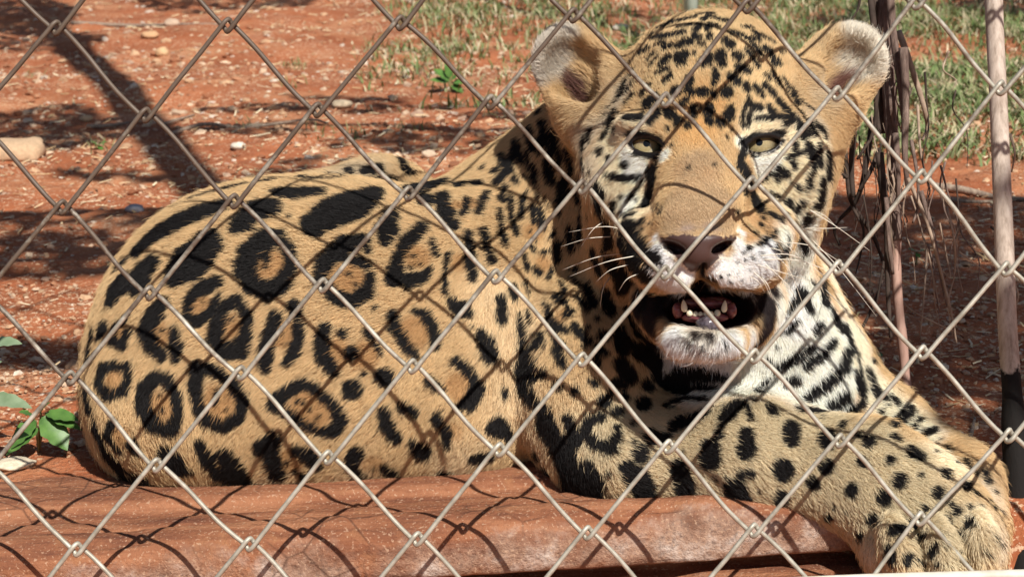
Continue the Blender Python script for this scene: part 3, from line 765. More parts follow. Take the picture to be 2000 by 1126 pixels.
# --- near shoulder, upper arm and forearm
J.ell(1135, 740, 1.550, 125, 195, .070, rot=-8, k=.016)
J.cone((1120, 650, 1.56), 100, (1190, 860, 1.53), 112, k=.020)
J.ell(1205, 885, 1.525, 98, 104, .06, k=.02)
J.cone((1200, 890, 1.525), 98, (1450, 885, 1.505), 108, k=.02)
J.cone((1330, 860, 1.54), 80, (1470, 860, 1.52), 80, k=.02)
J.cone((1450, 888, 1.500), 106, (1700, 935, 1.465), 100, k=.03)
J.cone((1700, 935, 1.465), 100, (1810, 1010, 1.445), 102, k=.03)
J.cone((1790, 1000, 1.445), 98, (1850, 1080, 1.43), 102, k=.03)          # paw
J.ell(1800, 1110, 1.425, 115, 75, .045, rot=-25, k=.02)
J.ell(1885, 1060, 1.43, 68, 100, .035, rot=10, k=.012)
J.ell(1762, 1092, 1.392, 37, 92, .024, rot=18, k=.003)
J.ell(1840, 1098, 1.384, 36, 96, .024, rot=12, k=.003)
J.ell(1912, 1078, 1.400, 32, 84, .022, rot=5, k=.003)
# --- far foreleg behind it
J.cone((1560, 710, 1.60), 90, (1715, 845, 1.565), 88, k=.03)
J.cone((1715, 845, 1.565), 88, (1865, 950, 1.51), 80, k=.02)
J.cone((1865, 950, 1.51), 80, (1898, 1030, 1.475), 72, k=.02)
# --- head
H_ = len(J.ops); DH = -.080
class HeadShift:
    def ell(s, px, py, d, *a, **k): J.ell(px, py, d + DH, *a, **k)
    def cone(s, a, ra, b, rb, **k): J.cone((a[0], a[1], a[2] + DH), ra, (b[0], b[1], b[2] + DH), rb, **k)
Q = HeadShift()
Q.ell(1385, 206, 1.600, 170, 162, .092, k=.03)                 # brain case
Q.ell(1385, 290, 1.590, 228, 150, .080, k=.03)
Q.ell(1262, 360, 1.570, 118, 120, .060, k=.025)                # cheeks
Q.ell(1515, 350, 1.570, 104, 112, .060, k=.025)
Q.ell(1385, 135, 1.59, 122, 86, .08, k=.03)
Q.ell(1530, 455, 1.60, 62, 95, .045, rot=-12, k=.02)           # ruff by the jaw
Q.ell(1225, 480, 1.60, 72, 105, .045, rot=8, k=.02)
Q.cone((1382, 250, 1.530), 88, (1372, 350, 1.500), 74, k=.03)  # forehead into bridge
Q.cone((1345, 340, 1.500), 58, (1335, 435, 1.460), 52, k=.018) # bridge, broad and flat
Q.cone((1405, 340, 1.500), 58, (1395, 435, 1.460), 52, k=.018)
Q.ell(1262, 250, 1.522, 56, 20, .022, rot=-14, k=.012)         # brow ridges
Q.ell(1490, 246, 1.522, 62, 20, .022, rot=10, k=.012)
Q.ell(1308, 500, 1.480, 76, 62, .040, rot=24, k=.014)          # whisker pads
Q.ell(1440, 498, 1.480, 92, 62, .040, rot=-18, k=.014)
Q.ell(1270, 460, 1.515, 62, 56, .038, k=.02)
Q.ell(1486, 452, 1.515, 66, 56, .038, k=.02)
Q.ell(1330, 538, 1.462, 40, 36, .022, k=.008)
Q.ell(1418, 536, 1.462, 58, 34, .022, rot=-14, k=.008)
Q.ell(1364, 468, 1.443, 72, 24, .020, k=.008)                  # nose leather
Q.ell(1363, 492, 1.441, 44, 34, .017, k=.008)
# --- lower jaw
Q.cone((1285, 590, 1.56), 46, (1335, 656, 1.50), 34, k=.018)
Q.cone((1485, 585, 1.56), 46, (1420, 656, 1.50), 34, k=.018)
Q.ell(1378, 664, 1.485, 74, 34, .028, k=.012)
Q.ell(1388, 610, 1.55, 110, 84, .05, k=.02)
# --- openings
Q.ell(1394, 600, 1.478, 112, 40, .060, k=.008, op='-')          # mouth
Q.ell(1374, 560, 1.455, 26, 22, .030, k=.006, op='-')
Q.ell(1372, 532, 1.440, 7, 30, .012, k=.004, op='-')
Q.ell(1314, 482, 1.432, 26, 9, .018, rot=-24, k=.004, op='-')   # nostrils
Q.ell(1412, 482, 1.432, 26, 9, .018, rot=24, k=.004, op='-')
EYES = ((1261, 288, 29, 11.5, -10), (1485, 286, 36, 13, 12))       # photo x, y, half width, half height, tilt
EYE_C = []
EYE_R = .0150
for ex, ey, ew, eh, er in EYES:
    zz = np.arange(1.33, 1.55, .0005); pp = np.array([P(ex, ey, z_) for z_ in zz]); z0 = zz[np.argmax(J.points(pp) < 0)]
    c_ = P(ex, ey, z0 + EYE_R - .0005); EYE_C.append(c_)
    px_r = .0178 / (K * c_[2])
    J.ell(ex, ey, c_[2], px_r * 1.10, px_r, .0172, k=.010)            # lids wrapped round the eyeball
for (ex, ey, ew, eh, er), c_ in zip(EYES, EYE_C):
    J.almond(ex, ey, c_[2], ew, eh, .030, er)
# --- ears: cupped discs on broad bases
Q.ell(1124, 132, 1.615, 78, 88, .022, rot=28, yaw=-18, k=.012)
Q.ell(1175, 190, 1.605, 88, 84, .032, rot=25, yaw=-18, k=.02)
Q.cone((1150, 235, 1.60), 42, (1215, 300, 1.60), 50, k=.03)
Q.ell(1120, 134, 1.594, 60, 70, .024, rot=28, yaw=-18, k=.008, op='-')
Q.ell(1137, 180, 1.592, 34, 46, .026, rot=28, yaw=-18, k=.008, op='-')
Q.ell(1647, 128, 1.615, 76, 86, .022, rot=-40, yaw=18, k=.012)
Q.ell(1595, 185, 1.605, 80, 80, .032, rot=-32, yaw=18, k=.02)
Q.cone((1610, 220, 1.60), 42, (1575, 300, 1.60), 50, k=.03)
Q.ell(1656, 126, 1.594, 58, 66, .024, rot=-40, yaw=18, k=.008, op='-')
Q.ell(1632, 172, 1.592, 32, 44, .026, rot=-32, yaw=18, k=.008, op='-')

HG = 0.0036
lo = np.array([-.40, -.28, 1.29]); hi = np.array([.44, .26, 1.95])
fld = J.grid(lo, hi, HG)
JV, JF = surface_nets(fld, lo, HG)
del fld
# keep the one connected skin
parent_ = np.arange(len(JV))
lab = np.arange(len(JV))
for _ in range(400):
    mn = lab[JF].min(1); new = lab.copy()
    np.minimum.at(new, JF.ravel(), np.repeat(mn, 4))
    new = new[new]
    if (new == lab).all(): break
    lab = new
vals, cnts = np.unique(lab, return_counts=True); keep = lab == vals[cnts.argmax()]
JF = JF[keep[JF].all(1)]; rem = np.cumsum(keep) - 1; JV = JV[keep]; JF = rem[JF]
JV, JF = split_quads(JV, JF)
def field_grad(p, e=0.0012):
    f0 = J.points(p); g = np.stack([J.points(p + np.array(v_) * e) - J.points(p - np.array(v_) * e) for v_ in ((1, 0, 0), (0, 1, 0), (0, 0, 1))], 1) / (2 * e)
    return f0, g
for _ in range(2):
    f0, g = field_grad(JV)
    gn = (g * g).sum(1)
    JV = JV - np.clip(f0 / np.maximum(gn, 0.3), -.002, .002)[:, None] * g
f0, g = field_grad(JV, 0.002)
JN = g / (np.linalg.norm(g, axis=1)[:, None] + 1e-9)
JV = JV + JN * (0.0022 * vnoise(JV, 14, 51, 2) * np.clip((1330 - (JV[:, 0] / (K * JV[:, 2]) + 1000)) / 200, 0.15, 1))[:, None]
# flatten what rests on the curb and the ground
JWv = W(JV)
# ------------------------------------------------------------------ coat markings, with some shade painted among them
# every mark, some black ones being chin shade and wire shadow, is a chain x,y,radius measured on the animal, lifted onto its skin and kept there as distances in 3-D
MARKS = [((100, 250), 2.0, '''
350,475,28 430,410,36 520,362,38 610,325,36 700,300,26; 560,275,8 650,250,10 780,222,10 900,205,8; 735,395,26 775,360,44 820,325,50 880,312,38;
895,255,22 980,262,30 1075,250,20; 1040,378,48 1120,335,64 1200,305,62 1285,262,36; 980,200,8 1080,208,9 1180,196,9 1350,200,8;
1080,150,16 1115,138,16; 1180,170,22; 1240,168,20 1290,162,22; 1378,135,18 1395,175,18; 850,196,11 880,188,8; 935,172,10 975,162,9; 1000,196,8; 1100,182,6;
1430,245,42 1500,225,44 1545,212,30; 1480,285,34; 1545,270,26 1555,330,28 1590,382,24; 1650,290,12 1625,340,14; 1600,225,14 1690,212,14;
500,575,42 560,520,66 625,462,56 650,430,30; 340,625,24 360,575,44 405,525,36; 248,668,24 268,622,40 305,575,26; 275,540,14 310,505,12;
905,425,26 840,440,40 785,490,42 770,550,40 800,605,42 860,636,36 920,600,36 950,540,30 945,480,24 905,430,22; 860,505,20; 875,470,12 850,545,10;
1235,440,26 1150,460,38 1085,520,34 1060,590,22; 1085,610,20 1120,655,28 1190,672,28 1250,640,26 1262,585,20; 1250,535,18 1205,520,18 1150,505,20; 1250,480,14; 1180,575,8; 1200,610,6;
1345,345,26 1330,395,44 1318,440,26; 1465,395,26 1400,450,28 1365,515,26 1345,590,32; 1410,600,30 1470,575,24 1492,540,14; 1505,440,16 1515,490,14; 1430,500,8; 1450,530,8; 1420,540,6;
1560,485,12 1545,560,13 1552,640,13; 1565,670,20 1610,702,34 1640,720,16; 1640,435,16 1645,500,24 1655,580,14; 
1712,400,10 1715,480,12 1735,520,8; 1765,345,10 1775,425,12; 1755,660,18 1765,735,18;
665,595,26 600,625,26 555,665,22 545,725,20 580,750,20 640,705,20 670,650,12; 610,680,8;
740,668,26 690,692,24 665,750,26 650,820,28 690,862,36 755,868,28 772,800,24 780,725,24 740,670,20; 720,740,10; 735,820,8;
455,672,22 410,715,32 385,785,34 400,835,30 440,880,26; 490,775,14 500,835,26 500,890,20; 440,725,16; 450,780,10;
300,735,18 262,770,16 252,820,20 290,842,22 312,790,16; 215,765,26 200,800,14; 175,875,18 150,910,10; 160,830,10;
965,690,26 982,740,22 980,800,22 960,865,28 930,905,18; 885,735,26 865,800,28 850,860,28 850,925,26; 910,790,9; 925,840,7;
1080,780,28 1068,840,30 1080,900,30 1112,940,26; 1150,800,22; 1185,870,28; 1232,950,14; 1310,962,36; 1188,1010,38; 1245,785,18 1282,840,14 1300,875,9;
1345,730,20 1362,790,24 1402,850,22 1440,888,11; 1430,708,14 1472,722,24 1502,780,22 1512,845,16; 1708,825,34 1722,880,28;
1590,900,24 1642,940,22 1672,1000,26 1640,1058,34 1592,1070,14; 1490,980,22 1530,1012,14; 1770,1000,10 1775,1030,8; 1275,700,6;
262,908,16 212,922,20 195,980,22 222,1028,24 280,1020,20 312,970,18 308,915,20 270,925,10; 945,350,6'''),
((100, 600), 1.818, '''
380,240,26 340,275,26 330,345,26 360,402,28 422,422,24 455,368,22 445,290,20 420,242,22 380,240,20; 395,300,8; 390,350,9;
530,212,30 518,275,26 530,345,24 562,395,26 622,412,24 672,380,24 690,320,22 655,258,22 600,222,20 560,205,16; 600,285,9 590,330,8; 630,350,8;
800,338,26 842,288,24 905,262,20 965,292,18 1012,340,20 1038,392,22 1008,432,20 948,430,16 880,388,18 832,358,18; 905,330,8; 960,380,8; 880,320,5; 930,350,5;
1190,362,22 1202,412,28 1232,460,22; 1252,345,20 1292,362,20; 1370,392,14 1405,432,22 1412,480,14 1380,372,16; 1290,468,14 1322,502,34; 1590,412,38 1622,440,26;
400,505,28 440,555,32 500,578,10; 530,470,22 562,530,28 602,590,22 660,620,12; 620,515,30 665,575,36 712,640,28;
752,490,28 800,455,28 792,520,28 812,580,32; 880,500,20 930,520,28 955,555,18; 905,592,14; 850,540,8; 880,570,5; 860,635,20; 992,632,24; 
1092,510,32 1072,552,20 1112,602,20 1152,612,16; 1192,560,20 1222,582,24; 1280,630,20; 1402,585,22 1440,612,20; 1505,525,16 1562,520,20; 1600,588,26 1562,602,14; 1720,515,16; 1752,570,20; 
222,392,20 200,440,14 240,492,12; 282,468,22 302,500,14; 132,290,18; 150,350,8 165,400,8; 150,420,8 200,500,10 250,560,12 330,600,12; 
690,645,16; 580,625,14; 470,620,10; 1150,560,5; 1130,580,5; 1500,60,10'''),
((1000, 600), 2.0, '''
42,205,24 60,300,34 92,350,24; 130,450,34 195,530,38 235,600,38 270,680,38; 300,600,22 340,690,26;
112,130,22; 190,180,20 202,215,12; 130,240,20; 180,292,20; 245,312,20; 220,420,22 252,510,26; 330,210,18; 300,268,14; 405,285,26 432,290,18; 360,352,28; 412,400,25; 505,370,30; 466,444,13;
345,420,20 300,430,24 288,480,20 330,520,22 380,542,28 410,502,20 405,462,14; 350,480,8; 530,500,34 568,512,26; 492,570,34; 372,642,12; 440,622,28 480,660,36 520,700,30;
640,625,36 662,690,42; 650,562,13; 700,762,36 770,772,30; 480,765,34 560,770,20; 590,755,12; 770,548,36 765,590,40; 800,495,20; 872,380,24 822,430,28 800,472,14;
905,485,26 905,550,36; 1075,475,34 1082,520,26; 1050,630,42; 910,640,14 932,643,13; 885,645,14; 790,665,9; 822,650,8; 860,700,42 888,738,34; 955,710,12; 1040,735,30; 1225,515,36; 1218,620,30; 1168,680,30;
1010,402,23; 915,395,18 918,435,14; 1180,405,20; 1100,385,8 1130,388,7; 1385,520,24; 1360,600,21 1385,620,10; 1465,592,20; 1545,560,24 1580,580,22; 1590,650,11; 1505,675,28; 1680,642,20; 1652,720,22; 1762,690,20; 1320,705,28; 1447,735,28; 1230,812,20; 1296,792,9; 1252,770,8;
1402,822,23; 1490,865,20 1512,860,15; 1357,887,21; 1560,838,28; 1610,878,18; 1475,955,22 1480,990,16; 1545,970,17; 1605,780,14; 1685,822,17; 1725,787,15; 1790,830,20 1775,828,15; 1750,875,18 1760,890,16; 1640,950,14 1652,920,12; 1850,742,8; 1815,770,8; 1870,880,8 1886,905,9; 1600,930,7; 1610,1005,11; 1682,875,8; 1690,922,7; 1700,760,6; 1830,790,7; 1740,940,8; 1590,985,6; 1850,850,6; 1660,1000,10; 1900,980,8; 1720,1010,9;
1535,395,16 1512,425,18 1480,455,16; 1600,488,14 1632,480,12; 1552,470,7; 1500,512,7; 1690,552,12; 1842,672,18 1830,642,12; 1570,440,8; 1455,380,9; 1460,340,8; 1650,540,6;
1255,125,8 1205,178,12 1150,222,10; 1165,145,10 1105,188,11 1030,232,12; 1302,165,12 1285,230,14 1235,288,14 1140,350,11; 1112,272,12 1080,288,9; 1302,338,12 1230,382,11; 1352,368,13 1302,412,13; 1365,290,10 1358,360,12; 1040,145,8; 1292,60,9 1322,160,9; 1340,170,8 1352,260,8; 1205,60,8 1180,90,7; 1410,330,9 1395,290,7;
655,240,30 760,252,28 830,262,14; 490,180,14; 600,382,13 700,350,14 780,358,12; 620,462,24 700,432,20 760,402,14; 500,165,26 545,182,20; 560,250,30 600,290,24; 700,300,14 800,312,14; 660,330,10; 440,120,14 480,140,12; 880,300,8; 940,360,7; 990,330,7'''),
((1180, 20), 4.69, '''
480,200,20 600,140,22 720,110,20 830,80,18; 270,350,16 340,290,18 430,260,16; 430,300,22 540,260,22 650,240,22 730,220,20; 660,180,12 760,155,14 820,145,12; 850,60,12 940,40,14 1010,60,14; 910,95,30; 860,160,28 832,200,24; 945,185,26; 990,150,13 1050,165,13; 830,255,26 880,285,20; 965,255,28; 1050,100,20 1100,115,20; 1100,300,28;
330,425,34 390,385,32; 390,490,11 470,410,12; 420,540,13 500,440,13; 470,350,10 560,315,12; 550,370,22 620,345,20; 680,350,24 740,310,30 795,310,24; 870,330,13 920,330,13; 520,520,24 590,455,26; 480,600,10 580,560,20; 560,670,20 610,620,22; 680,460,38 740,435,40; 690,520,14 745,500,15; 830,410,13; 910,500,36 970,470,36; 960,400,20; 1060,430,32 1090,520,24;
220,520,14 245,495,12; 285,565,13 220,650,14 160,740,10; 280,680,20 220,760,20; 430,710,20 350,790,20; 270,790,18 210,860,16; 480,820,34 400,870,38; 150,820,10 60,900,12; 150,950,22 60,1060,26; 250,970,26 340,990,28 370,960,18; 500,960,30 430,1030,30; 590,930,30 640,990,32; 400,640,10 350,680,9; 120,1060,16 100,1110,16; 40,950,10 20,1000,10;
790,645,30 780,690,32; 775,750,28 812,785,24; 665,765,44; 710,880,20 755,845,22; 905,775,38 940,778,34; 1008,770,18 1014,810,20; 1015,690,18 1030,620,20 1010,560,16; 1100,770,34; 815,910,26 832,995,20; 885,910,16 880,935,14; 965,900,28 982,930,26 920,970,18; 960,1020,26 980,1055,22; 1035,1030,20 1090,1055,26; 1115,980,28; 770,1075,28; 710,1035,24 670,1070,20; 590,1100,12'''),
((1380, 20), 4.33, '''
130,390,34 110,440,30; 240,400,30 275,412,30; 160,275,30 205,312,32; 265,500,26 310,512,32 352,535,20; 215,585,34 252,620,32; 325,660,26 345,690,24; 170,715,46; 68,710,20 74,755,18; 90,585,18 70,640,20; 18,850,30 42,872,24; 205,850,26 188,935,30; 30,955,28; 95,960,22 130,990,24; 330,350,16 380,420,20 430,490,16; 360,280,14 410,340,18 455,400,14; 330,250,12 440,270,14; 490,350,22 532,375,26 552,440,20 568,492,14; 485,560,12 522,602,13; 540,550,14 590,610,18 620,670,12; 640,600,12 680,670,13; 590,430,8 622,482,9; 400,210,14 480,240,18 570,300,18; 620,380,16 700,388,14; 300,150,12 380,170,13; 180,200,14 300,230,16;
400,660,18 460,740,22; 480,650,20 560,730,20; 600,780,22 700,900,26; 520,830,20 560,900,24; 370,820,26 440,840,28; 420,930,16 540,920,16; 620,900,13 650,980,14; 350,760,14 300,900,11 300,1000,10; 365,880,13 340,1000,12; 180,1095,10; 205,1030,9; 750,960,26 790,1060,28; 830,1050,28; 900,960,18 960,1030,20; 660,700,10 712,750,11; 0,60,18 100,90,18 200,110,16; 20,130,18; 20,250,24; 120,480,20; 740,740,7 900,860,7; 760,860,8 830,930,8'''),
((1110, 220), 4.02, '''
200,130,24 190,200,24; 390,40,18 330,130,20 290,200,18; 270,290,34; 340,345,30; 370,480,26; 400,500,20 470,505,22 535,490,18; 430,640,17; 495,655,14 530,620,13; 555,670,14; 540,520,9 580,480,9; 600,520,7 560,590,8 520,640,7; 690,420,26 680,500,30 650,600,28 620,700,22; 230,560,40 262,620,44; 130,330,16 140,400,16; 380,700,26 360,760,24; 480,800,15 545,780,13; 500,860,18 565,860,18; 720,720,12; 600,910,11; 470,40,20 560,50,20; 160,780,18; 240,760,20 280,830,22; 190,430,14; 100,520,14; 310,470,12; 60,600,14 90,680,14; 120,700,13 130,830,14; 480,180,12 540,165,16 620,180,18 690,215,16 705,290,12; 500,230,10 540,300,10 600,330,7 680,330,7; 700,310,12 710,380,12; 740,760,7; 660,850,6; 640,960,6; 820,270,10; 790,160,6; 860,70,24; 800,30,24'''),
((1430, 220), 4.02, '''
190,60,16 300,50,17; 430,30,24 450,70,24; 300,10,16 340,40,16; 390,60,12 412,110,13; 500,60,14 560,140,16; 540,190,26; 480,250,18 470,285,18; 570,260,24 600,300,32 620,400,24 612,450,18; 550,300,13 420,350,13; 460,380,18 472,425,18; 350,430,24 405,470,26; 330,480,18 340,510,18; 275,470,14 220,520,14; 585,480,22 580,570,24; 660,250,16 672,400,18; 720,300,15 742,420,16; 690,510,26 682,640,32 660,740,24; 490,560,14 510,600,12; 405,610,8; 420,700,34; 530,700,20 470,765,26; 340,650,17; 285,618,14; 240,700,9; 360,830,20; 275,790,14 315,810,14; 560,840,36; 480,850,24; 195,880,20; 155,935,14; 245,975,14 200,1020,16; 120,1055,15; 380,1070,34; 680,120,20 702,180,20; 70,430,34 115,530,34 90,620,22; 120,205,12 220,182,15 370,190,12; 85,250,9 80,330,14; 110,340,8 200,345,7 330,240,7; 560,620,8; 440,540,7; 90,130,6; 60,90,5; 640,600,9; 750,100,7; 620,160,12; 240,940,10'''),
((1080, 380), 2.94, '''
450,150,18 505,162,15; 530,192,11; 612,60,9; 440,110,14; 410,90,12; 1170,172,14; 1145,210,10; 1205,240,9 1160,276,8; 1115,300,10; 1090,325,7; 1060,385,6; 1100,370,6; 1140,356,6; 1180,332,7; 965,470,5; 1010,460,5; 1060,455,5; 1015,500,5; 1080,490,5; 1120,430,4; 1110,170,6; 1190,130,8; 1210,190,8;
1330,300,28 1292,335,18; 1260,300,12 1280,260,10; 1400,420,18; 1440,560,28 1370,620,28 1340,650,20; 1290,560,7; 1270,610,7; 1330,520,7; 1242,640,7; 1310,480,6; 1350,460,6; 1250,590,6; 1230,240,12 1260,200,10; 1340,240,12;
1340,30,15; 1420,42,20 1372,80,13; 1482,60,15 1502,30,13; 1440,110,12 1430,160,16; 1500,90,12; 1480,480,12 1500,520,10; 1290,860,12 1275,850,8; 1320,100,8 1300,140,8; 
450,250,9 560,340,11 640,400,9; 500,330,10 600,420,10; 980,840,8; 872,850,9; 800,832,7; 830,880,5; 930,880,5; 470,230,12; 420,200,16; 380,160,16; 350,230,20; 300,300,18; 340,360,16;
640,560,5; 620,300,7'''),
((900, 200), 2.2525, '''
215,300,18 170,345,16; 195,420,14 210,360,12; 240,280,9 262,340,10; 290,310,9 330,340,8; 345,360,9 350,410,9; 300,370,9 285,430,9 275,500,9; 230,400,8 235,490,11 255,570,14; 185,480,12 190,560,14 210,630,13; 110,560,12 125,620,14 150,690,16; 130,400,12 110,450,16 95,490,14; 45,430,12 30,490,10; 45,580,16 60,680,18 60,760,16; 330,440,8 330,520,10; 380,400,8 400,440,7; 430,420,8 440,480,8; 470,320,12 480,380,12; 420,560,8 400,580,8; 310,620,10 330,640,10; 370,650,10 390,640,8; 350,740,12 330,720,10; 410,720,8 400,760,8; 440,680,8; 280,660,10 300,720,9; 230,800,12 240,850,10; 180,850,18 180,930,20; 290,780,8 300,830,8; 340,600,6; 450,600,8; 360,470,7; 310,560,7;
430,850,16 470,880,14 490,910,10; 395,890,14 400,940,14 440,975,18 470,990,12; 510,970,14 530,1000,10; 520,850,10 560,900,12; 500,760,10 540,800,10; 570,780,8; 450,780,8 470,820,7; 480,720,7 520,740,7; 370,1010,12 380,1050,12; 320,1060,14 330,1110,12; 420,1070,12 440,1110,12; 600,1060,12 640,1090,12; 540,1060,9; 100,1000,20 110,1060,24 130,1100,20; 300,900,9 320,950,9; 340,1000,7; 600,940,9; 560,980,8; 
250,200,12 240,260,12; 300,200,12 310,270,12; 360,150,10 350,210,12; 400,200,10 410,260,12; 440,180,10 450,240,12; 200,250,12; 330,130,10; 390,110,9''')]
# small spots and streaks where the shoulder runs into the throat, and behind the jaw; shade by muzzle, shoulder crease and rump rim painted as black strokes
MARKS.append(((0, 0), 1.0, '''1090,470,7 1092,500,8; 1115,440,6 1120,480,7; 1140,420,8 1138,460,9; 1160,480,8 1170,520,10; 1128,520,7; 1150,560,9 1160,590,9; 1185,560,9 1190,600,12; 1205,640,14 1215,670,16; 1180,650,10; 1230,600,12 1245,640,14; 1215,560,12 1220,520,10; 1240,540,10; 1190,470,10 1185,430,8; 1215,470,9; 1245,680,16 1275,700,18; 1210,700,13 1230,730,15; 1300,740,16 1340,755,14; 1260,745,14; 1250,500,9 1240,470,8; 1170,400,8 1168,370,9; 1140,380,7 1136,340,7; 1120,330,7 1112,290,7; 1145,290,6 1148,260,6; 1100,390,6 1098,360,6; 1075,350,6 1070,310,6; 1095,320,5 1092,290,5; 1060,400,6 1062,440,7; 1110,610,8; 1130,640,8 1150,660,7; 1165,690,9; 1085,640,7 1095,670,8; 1070,590,7; 1105,570,6; 1160,740,8; 1190,760,7; 1220,770,8; 1255,790,9; 1265,590,9 1262,560,9; 1560,460,8 1572,480,7; 1590,470,6 1598,500,7; 1530,560,6; 1540,600,5; 1520,640,6; 1560,560,7 1580,600,8; 1600,540,6 1612,590,7; 1500,700,6; 1225,320,7; 1192,240,6 1205,215,6; 1215,190,5 1225,170,5; 1236,150,5; 1545,180,5 1552,205,5; 1575,240,5 1585,262,6; 1612,300,6 1614,340,7; 1520,130,5; 1345,330,3; 1395,325,3; 1290,420,4; 1440,420,4; 1225,440,12 1250,465,12 1285,502,8; 1215,470,12 1240,510,13 1268,540,10; 1195,505,12 1222,548,13; 1262,430,6; 1015,612,8 1030,670,12 1045,720,14; 1062,790,14 1080,840,16; 1092,870,14 1115,940,18 1130,980,16; 186,640,8 176,700,8; 172,745,7 177,790,8; 188,825,8 206,880,9 242,925,9 300,948,8; 1272,330,7 1276,360,9 1266,395,9; 1458,345,9 1470,385,9 1480,410,7; 1230,930,16 1260,975,16; 1330,975,10 1400,980,10; 1160,960,14 1150,900,10; 1625,662,7 1602,690,9 1575,710,8; 1582,674,7 1552,694,8 1515,715,8; 1651,682,9 1642,715,10 1617,744,10 1570,775,8; 1556,736,9 1540,743,8; 1650,770,10 1615,790,9; 1676,784,10 1651,806,9; 1645,630,6 1661,680,7; 1600,630,7 1590,645,6; 1620,600,6 1640,640,7; 1555,620,5 1535,640,5; 1500,735,7 1480,760,7; 1600,560,5 1608,590,6; 1670,720,7 1678,760,8; 1570,800,8 1600,805,7; 1768,800,10 1755,815,10 1738,828,10; 1700,750,8 1712,770,8; 1690,716,7 1698,738,7; 1725,775,6; 1800,845,8 1816,840,7; 1740,850,5; 1845,876,7; 1780,830,5; 1880,900,6 1895,925,7; 1920,935,9 1915,920,7; 1860,900,4; 1715,800,6; 1700,700,6; 1830,860,4; 1900,960,5; 1935,985,6; 1745,785,6 1735,770,5; 1790,815,6; 1820,880,4; 985,300,8 1000,330,9; 1015,275,9 1025,310,9; 1040,250,9 1045,285,9; 1065,235,8 1068,270,9; 1085,255,8 1088,290,8; 1010,345,8; 975,330,7; 1045,320,8 1050,350,8; 1080,320,8 1082,350,8; 950,325,7; 1060,215,7; 1935,955,5; 1950,1000,6; 1940,1040,6; 1925,1075,5; 1955,1060,4; 1905,1020,5; 1890,985,5; 1860,1000,5; 1830,1100,6; 1770,1100,6; 1735,1060,5; 1870,1090,5; 1600,815,6; 1560,800,6; 1500,790,7; 1640,830,7; 1670,850,6; 1450,785,6; 1720,1020,4; 1190,850,5; 1230,860,6; 1300,850,6'''))
# rosette hearts: warmer, browner fur inside the rings
HEARTS = [((100, 250), 2.0, '860,530,75 600,690,50 720,770,55 430,800,60 920,800,60 1170,590,80 1430,790,70 1600,1000,60 1440,500,60 1130,870,60 255,970,50 1240,880,60 285,790,35 1650,300,40 1610,520,45 1600,310,30'),
          ((100, 600), 1.818, '390,340,60 610,330,70 930,350,90 860,530,60 1150,560,60 1480,560,70 250,440,50 590,560,30 1430,430,40'),
          ((1000, 600), 2.0, '350,480,50'), ((900, 200), 2.2525, '450,930,45 370,700,40 330,560,50')]

vis = BVHTree.FromPolygons(JV.tolist(), JF.tolist())
def lift(px, py, reach=0.03):
    d = Vector(P(px, py, 1.0)).normalized()
    h = vis.ray_cast(Vector((0, 0, 0)), d)
    return None if h[0] is None else np.array(h[0])
spot = np.full(len(JV), 0.02, np.float32)
JV32 = JV.astype(np.float32)
def paint_chain(ch, scale=1.0, margin=0.012):
    """ch: [(px, py, radius px)]"""
    q = []
    for a_, b_ in zip(ch, ch[1:] + [ch[-1]]):
        n_ = max(1, int(math.hypot(b_[0] - a_[0], b_[1] - a_[1]) / 9))
        for i_ in range(n_):
            t = i_ / n_; q.append([a_[k_] * (1 - t) + b_[k_] * t for k_ in range(3)])
    q.append(list(ch[-1]))
    L = []
    for x, y, r in q:
        h = lift(x, y)
        if h is not None: L.append((h, r * K * h[2] * scale))
    if not L: return
    pts = np.array([h for h, _ in L]); rr = np.array([r for _, r in L])
    mg = rr.max() * 1.6 + margin
    idx = np.nonzero(np.all((JV32 > pts.min(0) - mg) & (JV32 < pts.max(0) + mg), axis=1))[0]
    if not len(idx): return
    # marks seen at a slant are longer than they look: distances along the sight line count for less
    wdir = pts.mean(0) / np.linalg.norm(pts.mean(0)); SQ = np.eye(3) - .58 * np.outer(wdir, wdir)
    v = JV32[idx] @ SQ; pts = pts @ SQ; best = np.full(len(idx), 9, np.float32)
    if len(L) == 1: best = np.linalg.norm(v - pts[0], axis=1) - rr[0]
    for i_ in range(len(L) - 1):
        A, B = pts[i_], pts[i_ + 1]; ab = B - A; l2 = ab @ ab
        if l2 > 0.016 ** 2:
            best = np.minimum(best, np.linalg.norm(v - A, axis=1) - rr[i_]); continue
        t = np.clip(((v - A) @ ab) / (l2 + 1e-12), 0, 1)
        best = np.minimum(best, np.linalg.norm(v - A - t[:, None] * ab, axis=1) - (rr[i_] * (1 - t) + rr[i_ + 1] * t))
    spot[idx] = np.minimum(spot[idx], best)
for mi_, ((ox, oy), sc, txt) in enumerate(MARKS):
    SPG = (1.12, 1.10, 1.10, 1.25, 1.25, 1.24, 1.24, 1.14, 1.30, 1.20)[mi_]
    for s_ in txt.replace('\n', ' ').split(';'):
        ch = [tuple(float(v_) for v_ in w_.split(',')) for w_ in s_.split()]
        if ch: paint_chain([(ox + x / sc, oy + y / sc, max(r / sc, 4.6 if mi_ < 2 else 0)) for x, y, r in ch], SPG)

PX = JV[:, 0] / (K * JV[:, 2]) + 1000; PY = 563 - JV[:, 1] / (K * JV[:, 2])
toward = -(JN * JV).sum(1) / np.linalg.norm(JV, axis=1)
